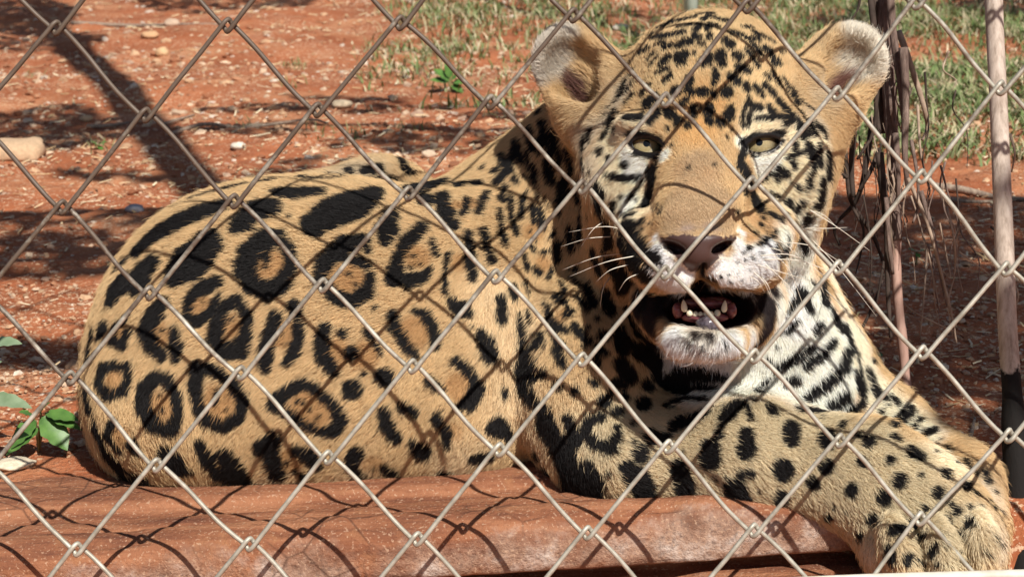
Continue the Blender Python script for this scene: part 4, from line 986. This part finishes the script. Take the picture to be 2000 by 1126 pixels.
# fur on the sides nobody photographed carries ringed rosettes of its own
back = (toward < -0.05) & ((PX < 1120) | (PY > 500))
bi = np.nonzero(back)[0]
cent = []
for i_ in rng.permutation(bi)[:6000]:
    p_ = JV[i_]
    if all(np.sum((p_ - c_) ** 2) > 0.036 ** 2 for c_ in cent): cent.append(p_)
for c_ in cent[:260]:
    idx = np.nonzero(np.all(np.abs(JV32 - c_) < 0.032, axis=1) & back)[0]
    d_ = JV32[idx] - c_; r_ = np.linalg.norm(d_, axis=1)
    w_ = 0.0035 * vnoise(JV[idx], 60, 77, 2)
    spot[idx] = np.minimum(spot[idx], np.abs(r_ + w_ - 0.0125) - 0.0042)

# ------------------------------------------------------------------ base colours of the coat
TAN = (.535, .372, .195)
col = np.tile(np.array(TAN, np.float32), (len(JV), 1))
def zone(px, py, rad, c_, amt=1.0, soft=0.5, depth=None):
    h = lift(px, py) if depth is None else P(px, py, depth)
    if h is None: return
    R_ = rad * K * h[2]
    idx = np.nonzero(np.all(np.abs(JV32 - h) < R_, axis=1))[0]
    d_ = np.linalg.norm(JV32[idx] - h, axis=1) / R_
    w_ = amt * np.clip((1 - d_) / soft, 0, 1); w_ = (w_ * w_ * (3 - 2 * w_))[:, None]
    col[idx] = col[idx] * (1 - w_) + np.array(c_, np.float32) * w_
PALE = (.64, .49, .30); WHITE = (.84, .75, .64); ARM = (.545, .455, .295); BROWN = (.34, .19, .085); CREAM = (.74, .63, .44)
for (ox, oy), sc, txt in HEARTS:
    for s_ in txt.split():
        x, y, r = [float(v_) for v_ in s_.split(',')]
        zone(ox + x / sc, oy + y / sc, r / sc * 1.15, (.40, .225, .095), .8, .35)
for x, y, r in ((1000, 640, 130), (1020, 780, 130), (960, 560, 90), (1060, 860, 100), (900, 900, 110), (700, 940, 90), (540, 950, 80)): zone(x, y, r, PALE, .75, .8)
for x, y, r in ((1200, 850, 170), (1330, 880, 170), (1450, 880, 190), (1580, 900, 190), (1700, 950, 190), (1800, 1020, 190), (1870, 1080, 150)): zone(x, y, r, ARM, .8, .7)
for x, y, r in ((1760, 820, 80), (1840, 900, 80), (1910, 1000, 60)): zone(x, y, r, CREAM, .8, .7)
for x, y, r in ((1920, 960, 90), (1950, 1060, 90), (1700, 1080, 60)): zone(x, y, r, (.66, .58, .46), .6, .8)
# chest and throat
for x, y, r in ((1540, 560, 120), (1560, 640, 130), (1580, 720, 120), (1520, 740, 120), (1470, 700, 110), (1620, 760, 80), (1400, 740, 110), (1560, 500, 80), (1330, 700, 80)): zone(x, y, r, WHITE, 1, .55)
for x, y, r in ((1650, 650, 60), (1662, 720, 60), (1640, 780, 60), (1600, 600, 60)): zone(x, y, r, WHITE, .95, .6)
for x, y, r in ((1720, 770, 70), (1770, 820, 80), (1840, 890, 80)): zone(x, y, r, CREAM, .9, .7)
for x, y, r in ((1690, 725, 60), (1705, 765, 60), (1672, 650, 55), (1640, 590, 50), (1612, 530, 45), (1676, 690, 55), (1745, 800, 55), (1800, 850, 55)): zone(x, y, r, (.76, .66, .50), .95, .6)
for x, y, r in ((1500, 800, 70), (1600, 815, 80), (1700, 850, 70), (1420, 800, 60), (1780, 900, 70)): zone(x, y, r, ARM, .9, .6)
# crown and brow
for x, y, r in ((1385, 60, 130), (1385, 160, 160), (1300, 150, 110), (1480, 140, 110)): zone(x, y, r, (.62, .46, .25), .8, .8)
for x, y, r in ((1375, 210, 90), (1360, 260, 70)): zone(x, y, r, (.60, .37, .155), .8, .7)
# cheeks
for x, y, r in ((1210, 340, 80), (1235, 390, 75), (1240, 330, 60), (1190, 280, 50), (1540, 360, 90), (1580, 400, 90), (1520, 320, 70), (1550, 270, 60), (1575, 330, 70), (1250, 430, 55)): zone(x, y, r, CREAM, 1, .6)
for x, y, r in ((1570, 420, 60), (1235, 395, 35), (1530, 470, 60), (1545, 520, 60)): zone(x, y, r, WHITE, .9, .6)
for x, y, r in ((1240, 248, 48), (1480, 250, 55), (1510, 262, 40)): zone(x, y, r, CREAM, 1, .6)
for x, y, r in ((1245, 322, 42), (1232, 302, 30), (1480, 318, 42), (1505, 312, 35), (1450, 285, 26), (1302, 305, 18)): zone(x, y, r, (.86, .80, .66), 1, .5)
for x, y, r in ((1600, 280, 60), (1605, 340, 60), (1590, 400, 60), (1180, 300, 60), (1175, 360, 60), (1560, 300, 60), (1210, 250, 50)): zone(x, y, r, CREAM, .9, .6)
for x, y, r in ((1500, 560, 45), (1520, 600, 45), (1520, 660, 50), (1480, 690, 45), (1560, 450, 50)): zone(x, y, r, WHITE, 1, .5)
for x, y, r in ((1545, 570, 50), (1540, 530, 40), (1550, 620, 50), (1330, 580, 34), (1410, 584, 36), (1450, 575, 30), (1290, 570, 26)): zone(x, y, r, (.84, .78, .69), 1, .4)
# bridge of the nose
for x, y, r in ((1365, 330, 62), (1365, 380, 74), (1365, 420, 76), (1340, 400, 60), (1400, 400, 60), (1330, 440, 50), (1400, 440, 50)): zone(x, y, r, (.43, .30, .175), .92, .5)
for x, y, r in ((1350, 370, 40), (1330, 330, 30), (1385, 340, 40)): zone(x, y, r, (.50, .33, .18), .6, .9)
for x, y, r in ((1345, 447, 30), (1390, 447, 30)): zone(x, y, r, (.33, .24, .20), .7, .8)
for x, y, r in ((1470, 430, 45), (1490, 450, 40), (1460, 460, 26), (1270, 430, 42), (1280, 450, 34)): zone(x, y, r, (.52, .33, .165), .9, .7)
# whisker pads
for x, y, r in ((1320, 540, 44), (1300, 510, 30), (1340, 530, 30), (1410, 535, 46), (1445, 530, 50), (1480, 505, 46), (1500, 480, 36), (1430, 550, 40), (1450, 500, 30), (1290, 485, 20), (1440, 475, 18), (1444, 455, 12), (1286, 462, 12), (1400, 520, 30), (1300, 550, 34), (1330, 566, 26), (1400, 566, 34), (1440, 562, 34), (1475, 545, 34), (1280, 525, 28), (1500, 520, 34)): zone(x, y, r, (.86, .81, .73), 1, .5)
for x, y, r in ((1180, 230, 70), (1150, 260, 60), (1210, 190, 60), (1590, 230, 60), (1600, 180, 60), (1150, 330, 60)): zone(x, y, r, (.56, .47, .34), .9, .6)
# chin
for x, y, r in ((1350, 722, 50), (1410, 722, 50), (1380, 730, 40)): zone(x, y, r, (.62, .56, .47), .9, .5)
for x, y, r in ((1320, 675, 60), (1370, 690, 60), (1420, 680, 55), (1340, 700, 50), (1400, 705, 50), (1460, 665, 40)): zone(x, y, r, (.80, .77, .71), 1, .5)
# ears: grey-white rims and pale inner fur, dark depth
for x, y, r in ((1060, 90, 60), (1055, 140, 50), (1085, 60, 50), (1110, 60, 40), (1090, 120, 60)): zone(x, y, r, (.50, .45, .38), .95, .6)
for x, y, r in ((1700, 80, 60), (1690, 130, 60), (1665, 60, 50), (1710, 110, 50), (1660, 130, 60)): zone(x, y, r, (.60, .55, .46), .95, .6)
for x, y, r in ((1150, 60, 45), (1190, 90, 45), (1200, 140, 60), (1170, 200, 60), (1120, 220, 50), (1590, 90, 45), (1570, 150, 60), (1600, 220, 60), (1620, 70, 40), (1565, 190, 60)): zone(x, y, r, (.50, .36, .20), .8, .7)
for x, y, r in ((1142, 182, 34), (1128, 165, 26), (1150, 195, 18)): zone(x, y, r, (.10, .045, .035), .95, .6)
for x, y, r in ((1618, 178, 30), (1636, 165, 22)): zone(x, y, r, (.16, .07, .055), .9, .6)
# darker back of the neck
for x, y, r in ((700, 335, 130), (820, 325, 120)): zone(x, y, r, (.46, .37, .25), .7, .8, )

# bare skin: nose leather, lips, mouth, eye rims
bald = np.zeros(len(JV), np.float32)
def near_op(i_, tol):
    o = J.ops[i_]
    mg = tol + .01
    idx = np.nonzero(np.all((JV32 > o[6] - mg) & (JV32 < o[7] + mg), axis=1))[0]
    return idx, J.prim(o, JV32[idx])
cuts = [i_ for i_, o in enumerate(J.ops) if o[5] == '-']
def skin(i_, tol, c_, soft=0.0015):
    idx, d_ = near_op(i_, tol)
    w_ = np.clip((tol - d_) / soft, 0, 1)
    bald[idx] = np.maximum(bald[idx], w_)
    col[idx] = col[idx] * (1 - w_[:, None]) + np.array(c_) * w_[:, None]
    spot[idx] = np.where(w_ > .5, 0.02, spot[idx])
BLACK = (.012, .010, .010)
nose_ops = [i_ for i_, o in enumerate(J.ops) if i_ >= H_ and o[5] == '+' and o[4] == .008][2:4]
for i_ in nose_ops:
    idx, d_ = near_op(i_, .0022)
    px_, py_ = PX[idx], PY[idx]
    inside = (d_ < .0020) & (py_ > 460 + 5 * vnoise(JV[idx], 300, 8, 2)) & (np.abs(px_ - 1363) < np.clip(80 - (py_ - 462) * 0.95, 12, 80)) & (py_ < 545)
    w_ = inside.astype(np.float32)
    bald[idx] = np.maximum(bald[idx], w_); spot[idx] = np.where(inside, .02, spot[idx])
    col[idx] = np.where(inside[:, None], np.array((.075, .042, .037)), col[idx])
skin(cuts[0], .0030, (.018, .010, .010)); skin(cuts[1], .0020, (.015, .008, .008)); skin(cuts[2], .0012, BLACK)
for i_ in cuts[3:5]: skin(i_, .0006, (.020, .008, .008), .0010)
for i_ in cuts[5:7]: skin(i_, .0038, (.012, .009, .008), .0012)

for x, y, r in ((1494, 590, 40), (1496, 630, 38), (1486, 655, 28), (1285, 580, 48), (1272, 620, 50), (1500, 560, 28), (1270, 655, 36), (1250, 590, 40), (1366, 652, 12), (1388, 654, 12)):
    zone(x, y, r, (.020, .013, .013), 1, .4)  # black lip corners, with the shade beside mouth and jaw painted in
col[:] = np.clip(col, 0, .9)
for ch in ([(1236, 275, 7), (1262, 266, 8), (1290, 278, 7), (1288, 306, 5)], [(1448, 284, 6), (1474, 267, 6), (1526, 262, 5)], [(1240, 298, 3), (1264, 304, 3), (1284, 304, 4)], [(1452, 300, 5), (1446, 312, 6)], [(1298, 574, 4), (1325, 582, 5), (1350, 572, 5), (1372, 548, 6), (1395, 576, 5), (1425, 586, 5), (1470, 568, 5)], [(1372, 525, 4), (1373, 550, 5)]):
    q0 = spot.copy(); paint_chain(ch, 1.0); blk_ = (spot < q0) & (spot < 0)
    col[blk_] = (.012, .010, .009)
onhead = np.clip((1.47 - JV[:, 2]) / .03, 0, 1) * (PX > 1120) * (PY < 740)
spot += (0.0012 * vnoise(JV, 160, 91, 2) + 0.0010 * vnoise(JV, 70, 92, 1)) * (1 - .65 * onhead) - .0005 * onhead

# ------------------------------------------------------------------ the body mesh
JWv = W(JV)
jag_base = Vector(G(900, 955, 0.0).tolist())
jag = empty('jaguar', jag_base)
tag(jag, 'spotted jaguar lying on the curb with its mouth open, looking through the fence', 'jaguar')
fm = Mat('coat_skin')
a1 = fm.n('Attribute', attribute_name='coat'); a2 = fm.n('Attribute', attribute_name='spot')
nz = fm.noise(900, 2, 0.6)
edge = fm.math('ADD', a2.outputs['Fac'], fm.math('MULTIPLY', fm.math('SUBTRACT', nz, 0.5), 0.004))
mk = fm.n('MapRange'); mk.inputs['From Min'].default_value = -0.0006; mk.inputs['From Max'].default_value = 0.0008
fm.L.new(edge, mk.inputs[0])
fm.base(fm.mix(mk.outputs[0], (.009, .008, .008), a1.outputs['Color']), 0.55, 0.35)
wet = fm.n('Attribute', attribute_name='bald')
fm.L.new(fm.ramp(wet.outputs['Fac'], [(0.2, 0.75), (0.9, 0.34)]), fm.b.inputs['Roughness'])
fm.bump(fm.noise(1500, 2, 0.7), 0.3, 0.0006)
bme = mesh_data('body', JWv, JF, fm.m)
bme.attributes.new('coat', 'FLOAT_COLOR', 'POINT').data.foreach_set('color', np.c_[col, np.ones(len(col))].astype(np.float32).ravel())
bme.attributes.new('spot', 'FLOAT', 'POINT').data.foreach_set('value', spot.astype(np.float32))
bme.attributes.new('bald', 'FLOAT', 'POINT').data.foreach_set('value', bald.astype(np.float32))
link('body', bme, jag)
# ------------------------------------------------------------------ fur
FLOW = '''900,420,-1,.25 600,420,-1,.3 400,480,-1,.5 250,600,-.6,1 200,750,-.2,1 300,900,.3,1 500,700,-.8,.6 700,600,-.9,.4 700,850,-.6,.7 900,650,-.6,.8 980,600,-.35,1 1020,700,-.2,1 1040,850,-.2,1 900,880,-.5,.8
500,880,-.6,.8 960,480,-.7,.7 1050,350,-.4,1 1040,260,-.5,1 1100,450,-.3,1 1130,600,-.25,1 1120,750,0,1 1150,900,.2,1 1250,900,1,.3 1400,880,1,.1 1550,920,1,.3 1700,950,1,.5 1800,1000,1,.7 1870,1080,.6,1 1750,1080,.7,1 1930,1040,.5,1
1750,820,1,.6 1850,900,1,.8 1560,600,.1,1 1620,680,.3,1 1500,740,-.1,1 1560,500,.3,1 1400,750,-.1,1 1385,60,0,-1 1300,100,-.3,-1 1480,100,.3,-1 1385,200,0,-1 1270,200,-.4,-1 1490,200,.4,-1 1370,300,0,-1 1365,400,0,-1 1330,430,-.2,-1 1400,430,.2,-1
1220,250,-1,-.5 1540,250,1,-.4 1200,340,-1,.5 1240,380,-.8,.7 1300,360,-.5,.3 1200,450,-.7,1 1560,350,1,.4 1590,420,.9,.8 1500,400,.8,.6 1540,480,.4,1 1290,500,-1,.4 1320,550,-.5,.9 1410,550,.5,.9 1450,500,1,.3 1500,480,1,.4 1330,680,-.5,1 1375,700,0,1 1430,690,.5,1 1270,640,-.6,.8 1490,640,.4,1
1070,90,-.6,-1 1060,150,-1,-.2 1120,60,-.2,-1 1190,90,-.3,-1 1150,150,-1,-.6 1170,200,-.8,-.5 1130,230,-.6,.3 1690,80,.6,-1 1700,140,1,-.2 1650,55,.1,-1 1590,90,.3,-1 1610,160,.9,-.5 1600,210,.8,-.1 1630,230,.7,.4'''
fp, fd = [], []
for w_ in FLOW.split():
    x, y, dx, dy = [float(v_) for v_ in w_.split(',')]
    h = lift(x, y)
    if h is None: continue
    fp.append(h); n_ = math.hypot(dx, dy); fd.append((dx / n_, -dy / n_, 0.0 if x > 1000 else 0.15))
fp = np.array(fp, np.float32); fd = np.array(fd, np.float32)
flow = np.zeros((len(JV), 3), np.float32); ws = np.zeros(len(JV), np.float32)
for p_, d_ in zip(fp, fd):
    w_ = 1 / (((JV32 - p_) ** 2).sum(1) + 1e-4) ** 2
    flow += w_[:, None] * d_; ws += w_
flow /= ws[:, None]
ln = np.full(len(JV), .0058, np.float32)
def lenzone(px, py, rad, L_, soft=.6):
    h = lift(px, py)
    if h is None: return
    d_ = np.linalg.norm(JV32 - h, axis=1) / (rad * K * h[2]); w_ = np.clip((1 - d_) / soft, 0, 1)
    ln[:] = ln * (1 - w_) + L_ * w_
for x, y, r, L_ in ((1385, 250, 330, .0034), (1385, 80, 200, .0034), (1365, 390, 110, .0022), (1365, 300, 60, .0026), (1200, 420, 90, .0055), (1590, 430, 70, .007), (1540, 520, 90, .0075),
                    (1320, 530, 70, .0022), (1430, 530, 90, .0022), (1370, 690, 100, .0085), (1400, 900, 260, .0048), (1650, 950, 220, .0046), (1830, 1040, 200, .0052), (1200, 880, 160, .0052), (1580, 680, 190, .0055), (1420, 760, 120, .0065),
                    (1110, 130, 110, .0055), (1660, 130, 110, .0055), (1258, 288, 40, .0022), (1487, 284, 42, .0022), (1364, 470, 90, .0018), (1010, 700, 110, .0085), (1930, 1040, 60, .0085)):
    lenzone(x, y, r, L_)
for cx, cy in ((1150, 165), (1625, 160)): lenzone(cx, cy, 40, .016, .5)

q4 = JV[JF]; area = 0.5 * (np.linalg.norm(np.cross(q4[:, 1] - q4[:, 0], q4[:, 2] - q4[:, 0]), axis=1) + np.linalg.norm(np.cross(q4[:, 2] - q4[:, 0], q4[:, 3] - q4[:, 0]), axis=1))
fc_ = q4.mean(1); tw = toward[JF].mean(1); wz = W(fc_)[:, 2]
dens = np.where(tw > -0.25, 1.9e6, 0.30e6) * np.where(wz < -0.01, 0.2, 1)
head_ = (fc_[:, 2] < 1.50) & (fc_[:, 1] > -0.07) & (fc_[:, 0] > .03)
dens = dens * np.where(head_ & (tw > -.2), 1.7, 1) * np.clip(1 - bald[JF].mean(1) * 1.6, 0, 1)
cnt_ = rng.poisson(area * dens); fi = np.repeat(np.arange(len(JF)), cnt_); NH = len(fi)
u_ = rng.random(NH).astype(np.float32)[:, None]; v_ = rng.random(NH).astype(np.float32)[:, None]
wts = [(1 - u_) * (1 - v_), u_ * (1 - v_), u_ * v_, (1 - u_) * v_]
def interp(a): 
    q = JF[fi]; return sum(w_ * (a[q[:, i_]] if a.ndim > 1 else a[q[:, i_]][:, None]) for i_, w_ in enumerate(wts))
hp = interp(JV32); hn = interp(JN.astype(np.float32)); hn /= np.linalg.norm(hn, axis=1)[:, None] + 1e-9
hf = interp(flow); hc_ = interp(col); hs = interp(spot)[:, 0]; hl = interp(ln)[:, 0]; hbare = dens[fi] < .5e6
jit = np.stack([vnoise(hp, 120, 201 + i_, 1) for i_ in range(3)], 1) * .30 + np.stack([vnoise(hp, 22, 231 + i_, 1) for i_ in range(3)], 1) * .25 + rng.normal(0, .16, (NH, 3)).astype(np.float32)
hf = hf / (np.linalg.norm(hf, axis=1)[:, None] + 1e-6) + jit
hf -= hn * (hf * hn).sum(1)[:, None]; hf /= np.linalg.norm(hf, axis=1)[:, None] + 1e-6
L = (hl * np.where(rng.random(NH) < .04, 1.7, 1) * rng.uniform(.65, 1.25, NH)).astype(np.float32)[:, None]
lift_ = np.clip(rng.normal(.32, .10, NH), .1, .7).astype(np.float32)[:, None] + .0
p0 = hp - hn * .0004
p1 = hp + L * (hf * .30 + hn * lift_ * .62)
p2 = hp + L * (hf * .66 + hn * lift_ * .95)
p3 = hp + L * (hf * 1.0 + hn * lift_ * 1.02)
pos = np.stack([p0, p1, p2, p3], 1)
edge_ = hs + rng.normal(0, .0006, NH)
isb = np.clip((.0004 - edge_) / .0006, 0, 1)[:, None]
var = (1 + rng.normal(0, .10, NH) + .10 * vnoise(hp, 90, 301, 2))[:, None]
hue = rng.normal(0, .035, NH)[:, None]
cc_ = np.clip(hc_ * 1.22, 0, .88) * var * (1 + hue * np.array([[-.3, .3, 1.0]]))
# fur is a little paler at the tips; black hairs keep a trace of brown
cc_ = cc_ * (1 - isb) + np.array([[.0095, .008, .008]]) * isb * var
cc_ = np.clip(cc_, .003, .95)
wpos = W(pos.reshape(-1, 3)) - np.array(jag_base)
hcd = bpy.data.hair_curves.new('fur')
hcd.add_curves([4] * NH)
hcd.position_data.foreach_set('vector', wpos.astype(np.float32).ravel())
rad_ = np.where(hbare, .00022, np.where(head_[fi], .00010, .000125))[:, None] * np.array([[1.0, .95, .7, .15]])
at_ = hcd.attributes.get('radius') or hcd.attributes.new('radius', 'FLOAT', 'POINT')
at_.data.foreach_set('value', rad_.astype(np.float32).ravel())
hcd.attributes.new('hair_colour', 'FLOAT_COLOR', 'CURVE').data.foreach_set('color', np.c_[cc_, np.ones(NH)].astype(np.float32).ravel())
hm = Mat('fur_strands')
ha = hm.n('Attribute', attribute_name='hair_colour')
hm.base(ha.outputs['Color'], 0.55, 0.22)
hcd.materials.append(hm.m)
fur = bpy.data.objects.new('fur', hcd); COL.objects.link(fur); fur.parent = jag; tag(fur, kind='stuff')
print('hairs', NH)

# ------------------------------------------------------------------ eyes, teeth, tongue, whiskers
def cap_mesh(c, axis, R, half, n=24, m_=8, hole=0.0):
    """spherical cap about axis (camera axes)"""
    axis = np.array(axis, float); axis /= np.linalg.norm(axis); a = np.cross(axis, [0, 1, .1]); a /= np.linalg.norm(a); b = np.cross(axis, a)
    V = [c + axis * R] if hole == 0 else []
    th = np.linspace(hole, half, m_ + 1)[(1 if hole == 0 else 0):]
    for t in th:
        for p_ in np.linspace(0, 2 * np.pi, n, endpoint=False):
            V.append(c + R * (axis * np.cos(t) + np.sin(t) * (a * np.cos(p_) + b * np.sin(p_))))
    F = []; o = 1 if hole == 0 else 0
    if hole == 0: F += [(0, o + j, o + (j + 1) % n) for j in range(n)]
    for i in range(len(th) - 1):
        for j in range(n): F.append((o + i * n + j, o + (i + 1) * n + j, o + (i + 1) * n + (j + 1) % n, o + i * n + (j + 1) % n))
    return np.array(V), F
em = Mat('eyeball'); em.base((.045, .030, .022), .12, .5)
im = Mat('iris'); ig = im.noise(1400, 3, .6); ir_a = im.n('Attribute', attribute_name='rim'); im.base(im.mix(ir_a.outputs['Fac'], im.ramp(ig, [(.3, (.25, .19, .09)), (.7, (.46, .37, .19))]), (.035, .026, .015)), .10, .6); im.b.inputs['Coat Weight'].default_value = 1.0; im.b.inputs['Coat Roughness'].default_value = .02
pm = Mat('pupil'); pm.base((.004, .004, .004), .05, .6)
for (ex, ey, ew, eh, er), c_, gx in zip(EYES, EYE_C, (.05, -.05)):
    look = -c_ / np.linalg.norm(c_) + np.array([gx, .20, 0])
    R_ = EYE_R
    v, f = cap_mesh(c_, look, R_, np.pi * .999, 24, 16); eb = link('eye', mesh_data('eye', W(v), f, em.m), jag)
    v, f = cap_mesh(c_, look, R_ * 1.012, .98, 32, 10); ir = link('iris', mesh_data('iris', W(v) - np.array(jag_base), f, im.m), eb)
    q_ = np.arccos(np.clip((v - c_) @ (look / np.linalg.norm(look)) / (R_ * 1.012), -1, 1)) / .98
    ir.data.attributes.new('rim', 'FLOAT', 'POINT').data.foreach_set('value', np.clip((q_ - .45) / .45, 0, 1).astype(np.float32))
    v, f = cap_mesh(c_, look, R_ * 1.022, .17, 20, 5); pu = link('pupil', mesh_data('pupil', W(v) - np.array(jag_base), f, pm.m), eb)
tm = Mat('tooth_enamel'); tm.base((.78, .70, .52), .25, .5)
gmm = Mat('gum'); gmm.base(gmm.ramp(gmm.noise(200, 3), [(.3, (.10, .025, .03)), (.7, (.30, .10, .11))]), .22, .5)
tg = Mat('wet_lip'); tg.base(tg.ramp(tg.noise(300, 3), [(.3, (.030, .022, .028)), (.75, (.17, .14, .16))]), .18, .6); tg.bump(tg.noise(500, 2), .3, .001)
def lump(name, px, py, d, rx, ry, rz, mat, rot=0, seed=0, amp=.12, taper=0.0):
    n_, m2 = 18, 10; V = []
    for i in range(m2 + 1):
        for j in range(n_):
            t = math.pi * i / m2; p_ = 2 * math.pi * j / n_
            V.append((math.sin(t) * math.cos(p_), math.cos(t), math.sin(t) * math.sin(p_)))
    V = np.array(V); V *= (1 + amp * vnoise(V + seed, 2.5, seed, 2))[:, None]
    V[:, [0, 2]] *= (1 - taper * (V[:, 1:2] + 1) / 2)
    V = V * np.array([rx * K * d, ry * K * d, rz]) @ rotm(np.radians([0, 0, rot])).T + P(px, py, d)
    F = [(i * n_ + j, (i + 1) * n_ + j, (i + 1) * n_ + (j + 1) % n_, i * n_ + (j + 1) % n_) for i in range(m2) for j in range(n_)]
    return link(name, mesh_data(name, W(V), F, mat), jag)
TD = 1.404
lump('gum', 1376, 620, TD + .004, 48, 12, .010, gmm.m, 0, 3)
lump('gum', 1324, 606, TD + .006, 12, 16, .008, gmm.m, 0, 5); lump('gum', 1428, 606, TD + .006, 11, 16, .008, gmm.m, 0, 6)
lump('tongue', 1380, 592, TD + .040, 52, 16, .035, gmm.m, 0, 8)
lump('lower_lip', 1381, 634, TD - .007, 25, 18, .010, tg.m, 0, 12, .2)
for x, y, rx, ry, rot in ((1336, 597, 8.5, 12.5, 6), (1415, 598, 8, 12.2, -6), (1347, 611, 7, 7, 0), (1358, 613, 6, 6, 0), (1368, 613.5, 5.5, 5.5, 0), (1378, 613.5, 5.5, 5.5, 0), (1389, 613, 6, 6, 0), (1401, 611, 7, 7, 0)):
    lump('tooth', x, y, TD - .004, rx, ry, rx * K * 1.4, tm.m, rot, int(x), .05, .62 if ry > 12 else .15)
whm = Mat('whisker_hair'); whm.base((.80, .74, .62), .35, .5)
WH = '''430,210 300,183 90,215; 345,240 200,252 45,298; 400,338 240,362 55,432; 480,350 300,388 95,470; 500,450 425,485 378,552; 450,398 330,432 248,500; 330,470 288,540 270,650; 500,530 478,580 468,625; 300,150 230,200 160,300
1460,80 1620,178 1820,322; 1430,192 1560,194 1690,188; 1150,442 1210,500 1252,590; 1172,402 1300,442 1500,500; 1200,372 1420,380 1640,462; 1190,462 1235,520 1262,600; 1132,470 1180,500 1215,560; 1250,245 1340,290 1400,350; 1480,250 1640,420 1860,700; 1560,540 1640,620 1730,730; 1230,300 1330,330 1530,420; 1240,330 1350,420 1440,640; 1215,395 1330,500 1400,600; 1470,90 1560,120 1640,200; 1300,270 1500,300 1700,420; 1180,350 1380,350 1580,480'''
for s_ in WH.replace('\n', ';').split(';'):
    c_ = [tuple(float(v_) for v_ in w_.split(',')) for w_ in s_.split()]
    c_ = [(1080 + x / 2.94, 380 + y / 2.94) for x, y in c_]
    h0 = lift(*c_[0])
    if h0 is None: continue
    d0 = min(h0[2], 1.47)
    pts = [h0] + [P(x, y, d0 + dd) for (x, y), dd in zip(c_[1:], (-.006, .002))]
    pts = catmull(pts, 6)
    sp = Soup(); sp.tube(W(pts), np.linspace(.00042, .00012, len(pts)), 5)
    link('whisker', sp.mesh('whisker', whm.m), jag)
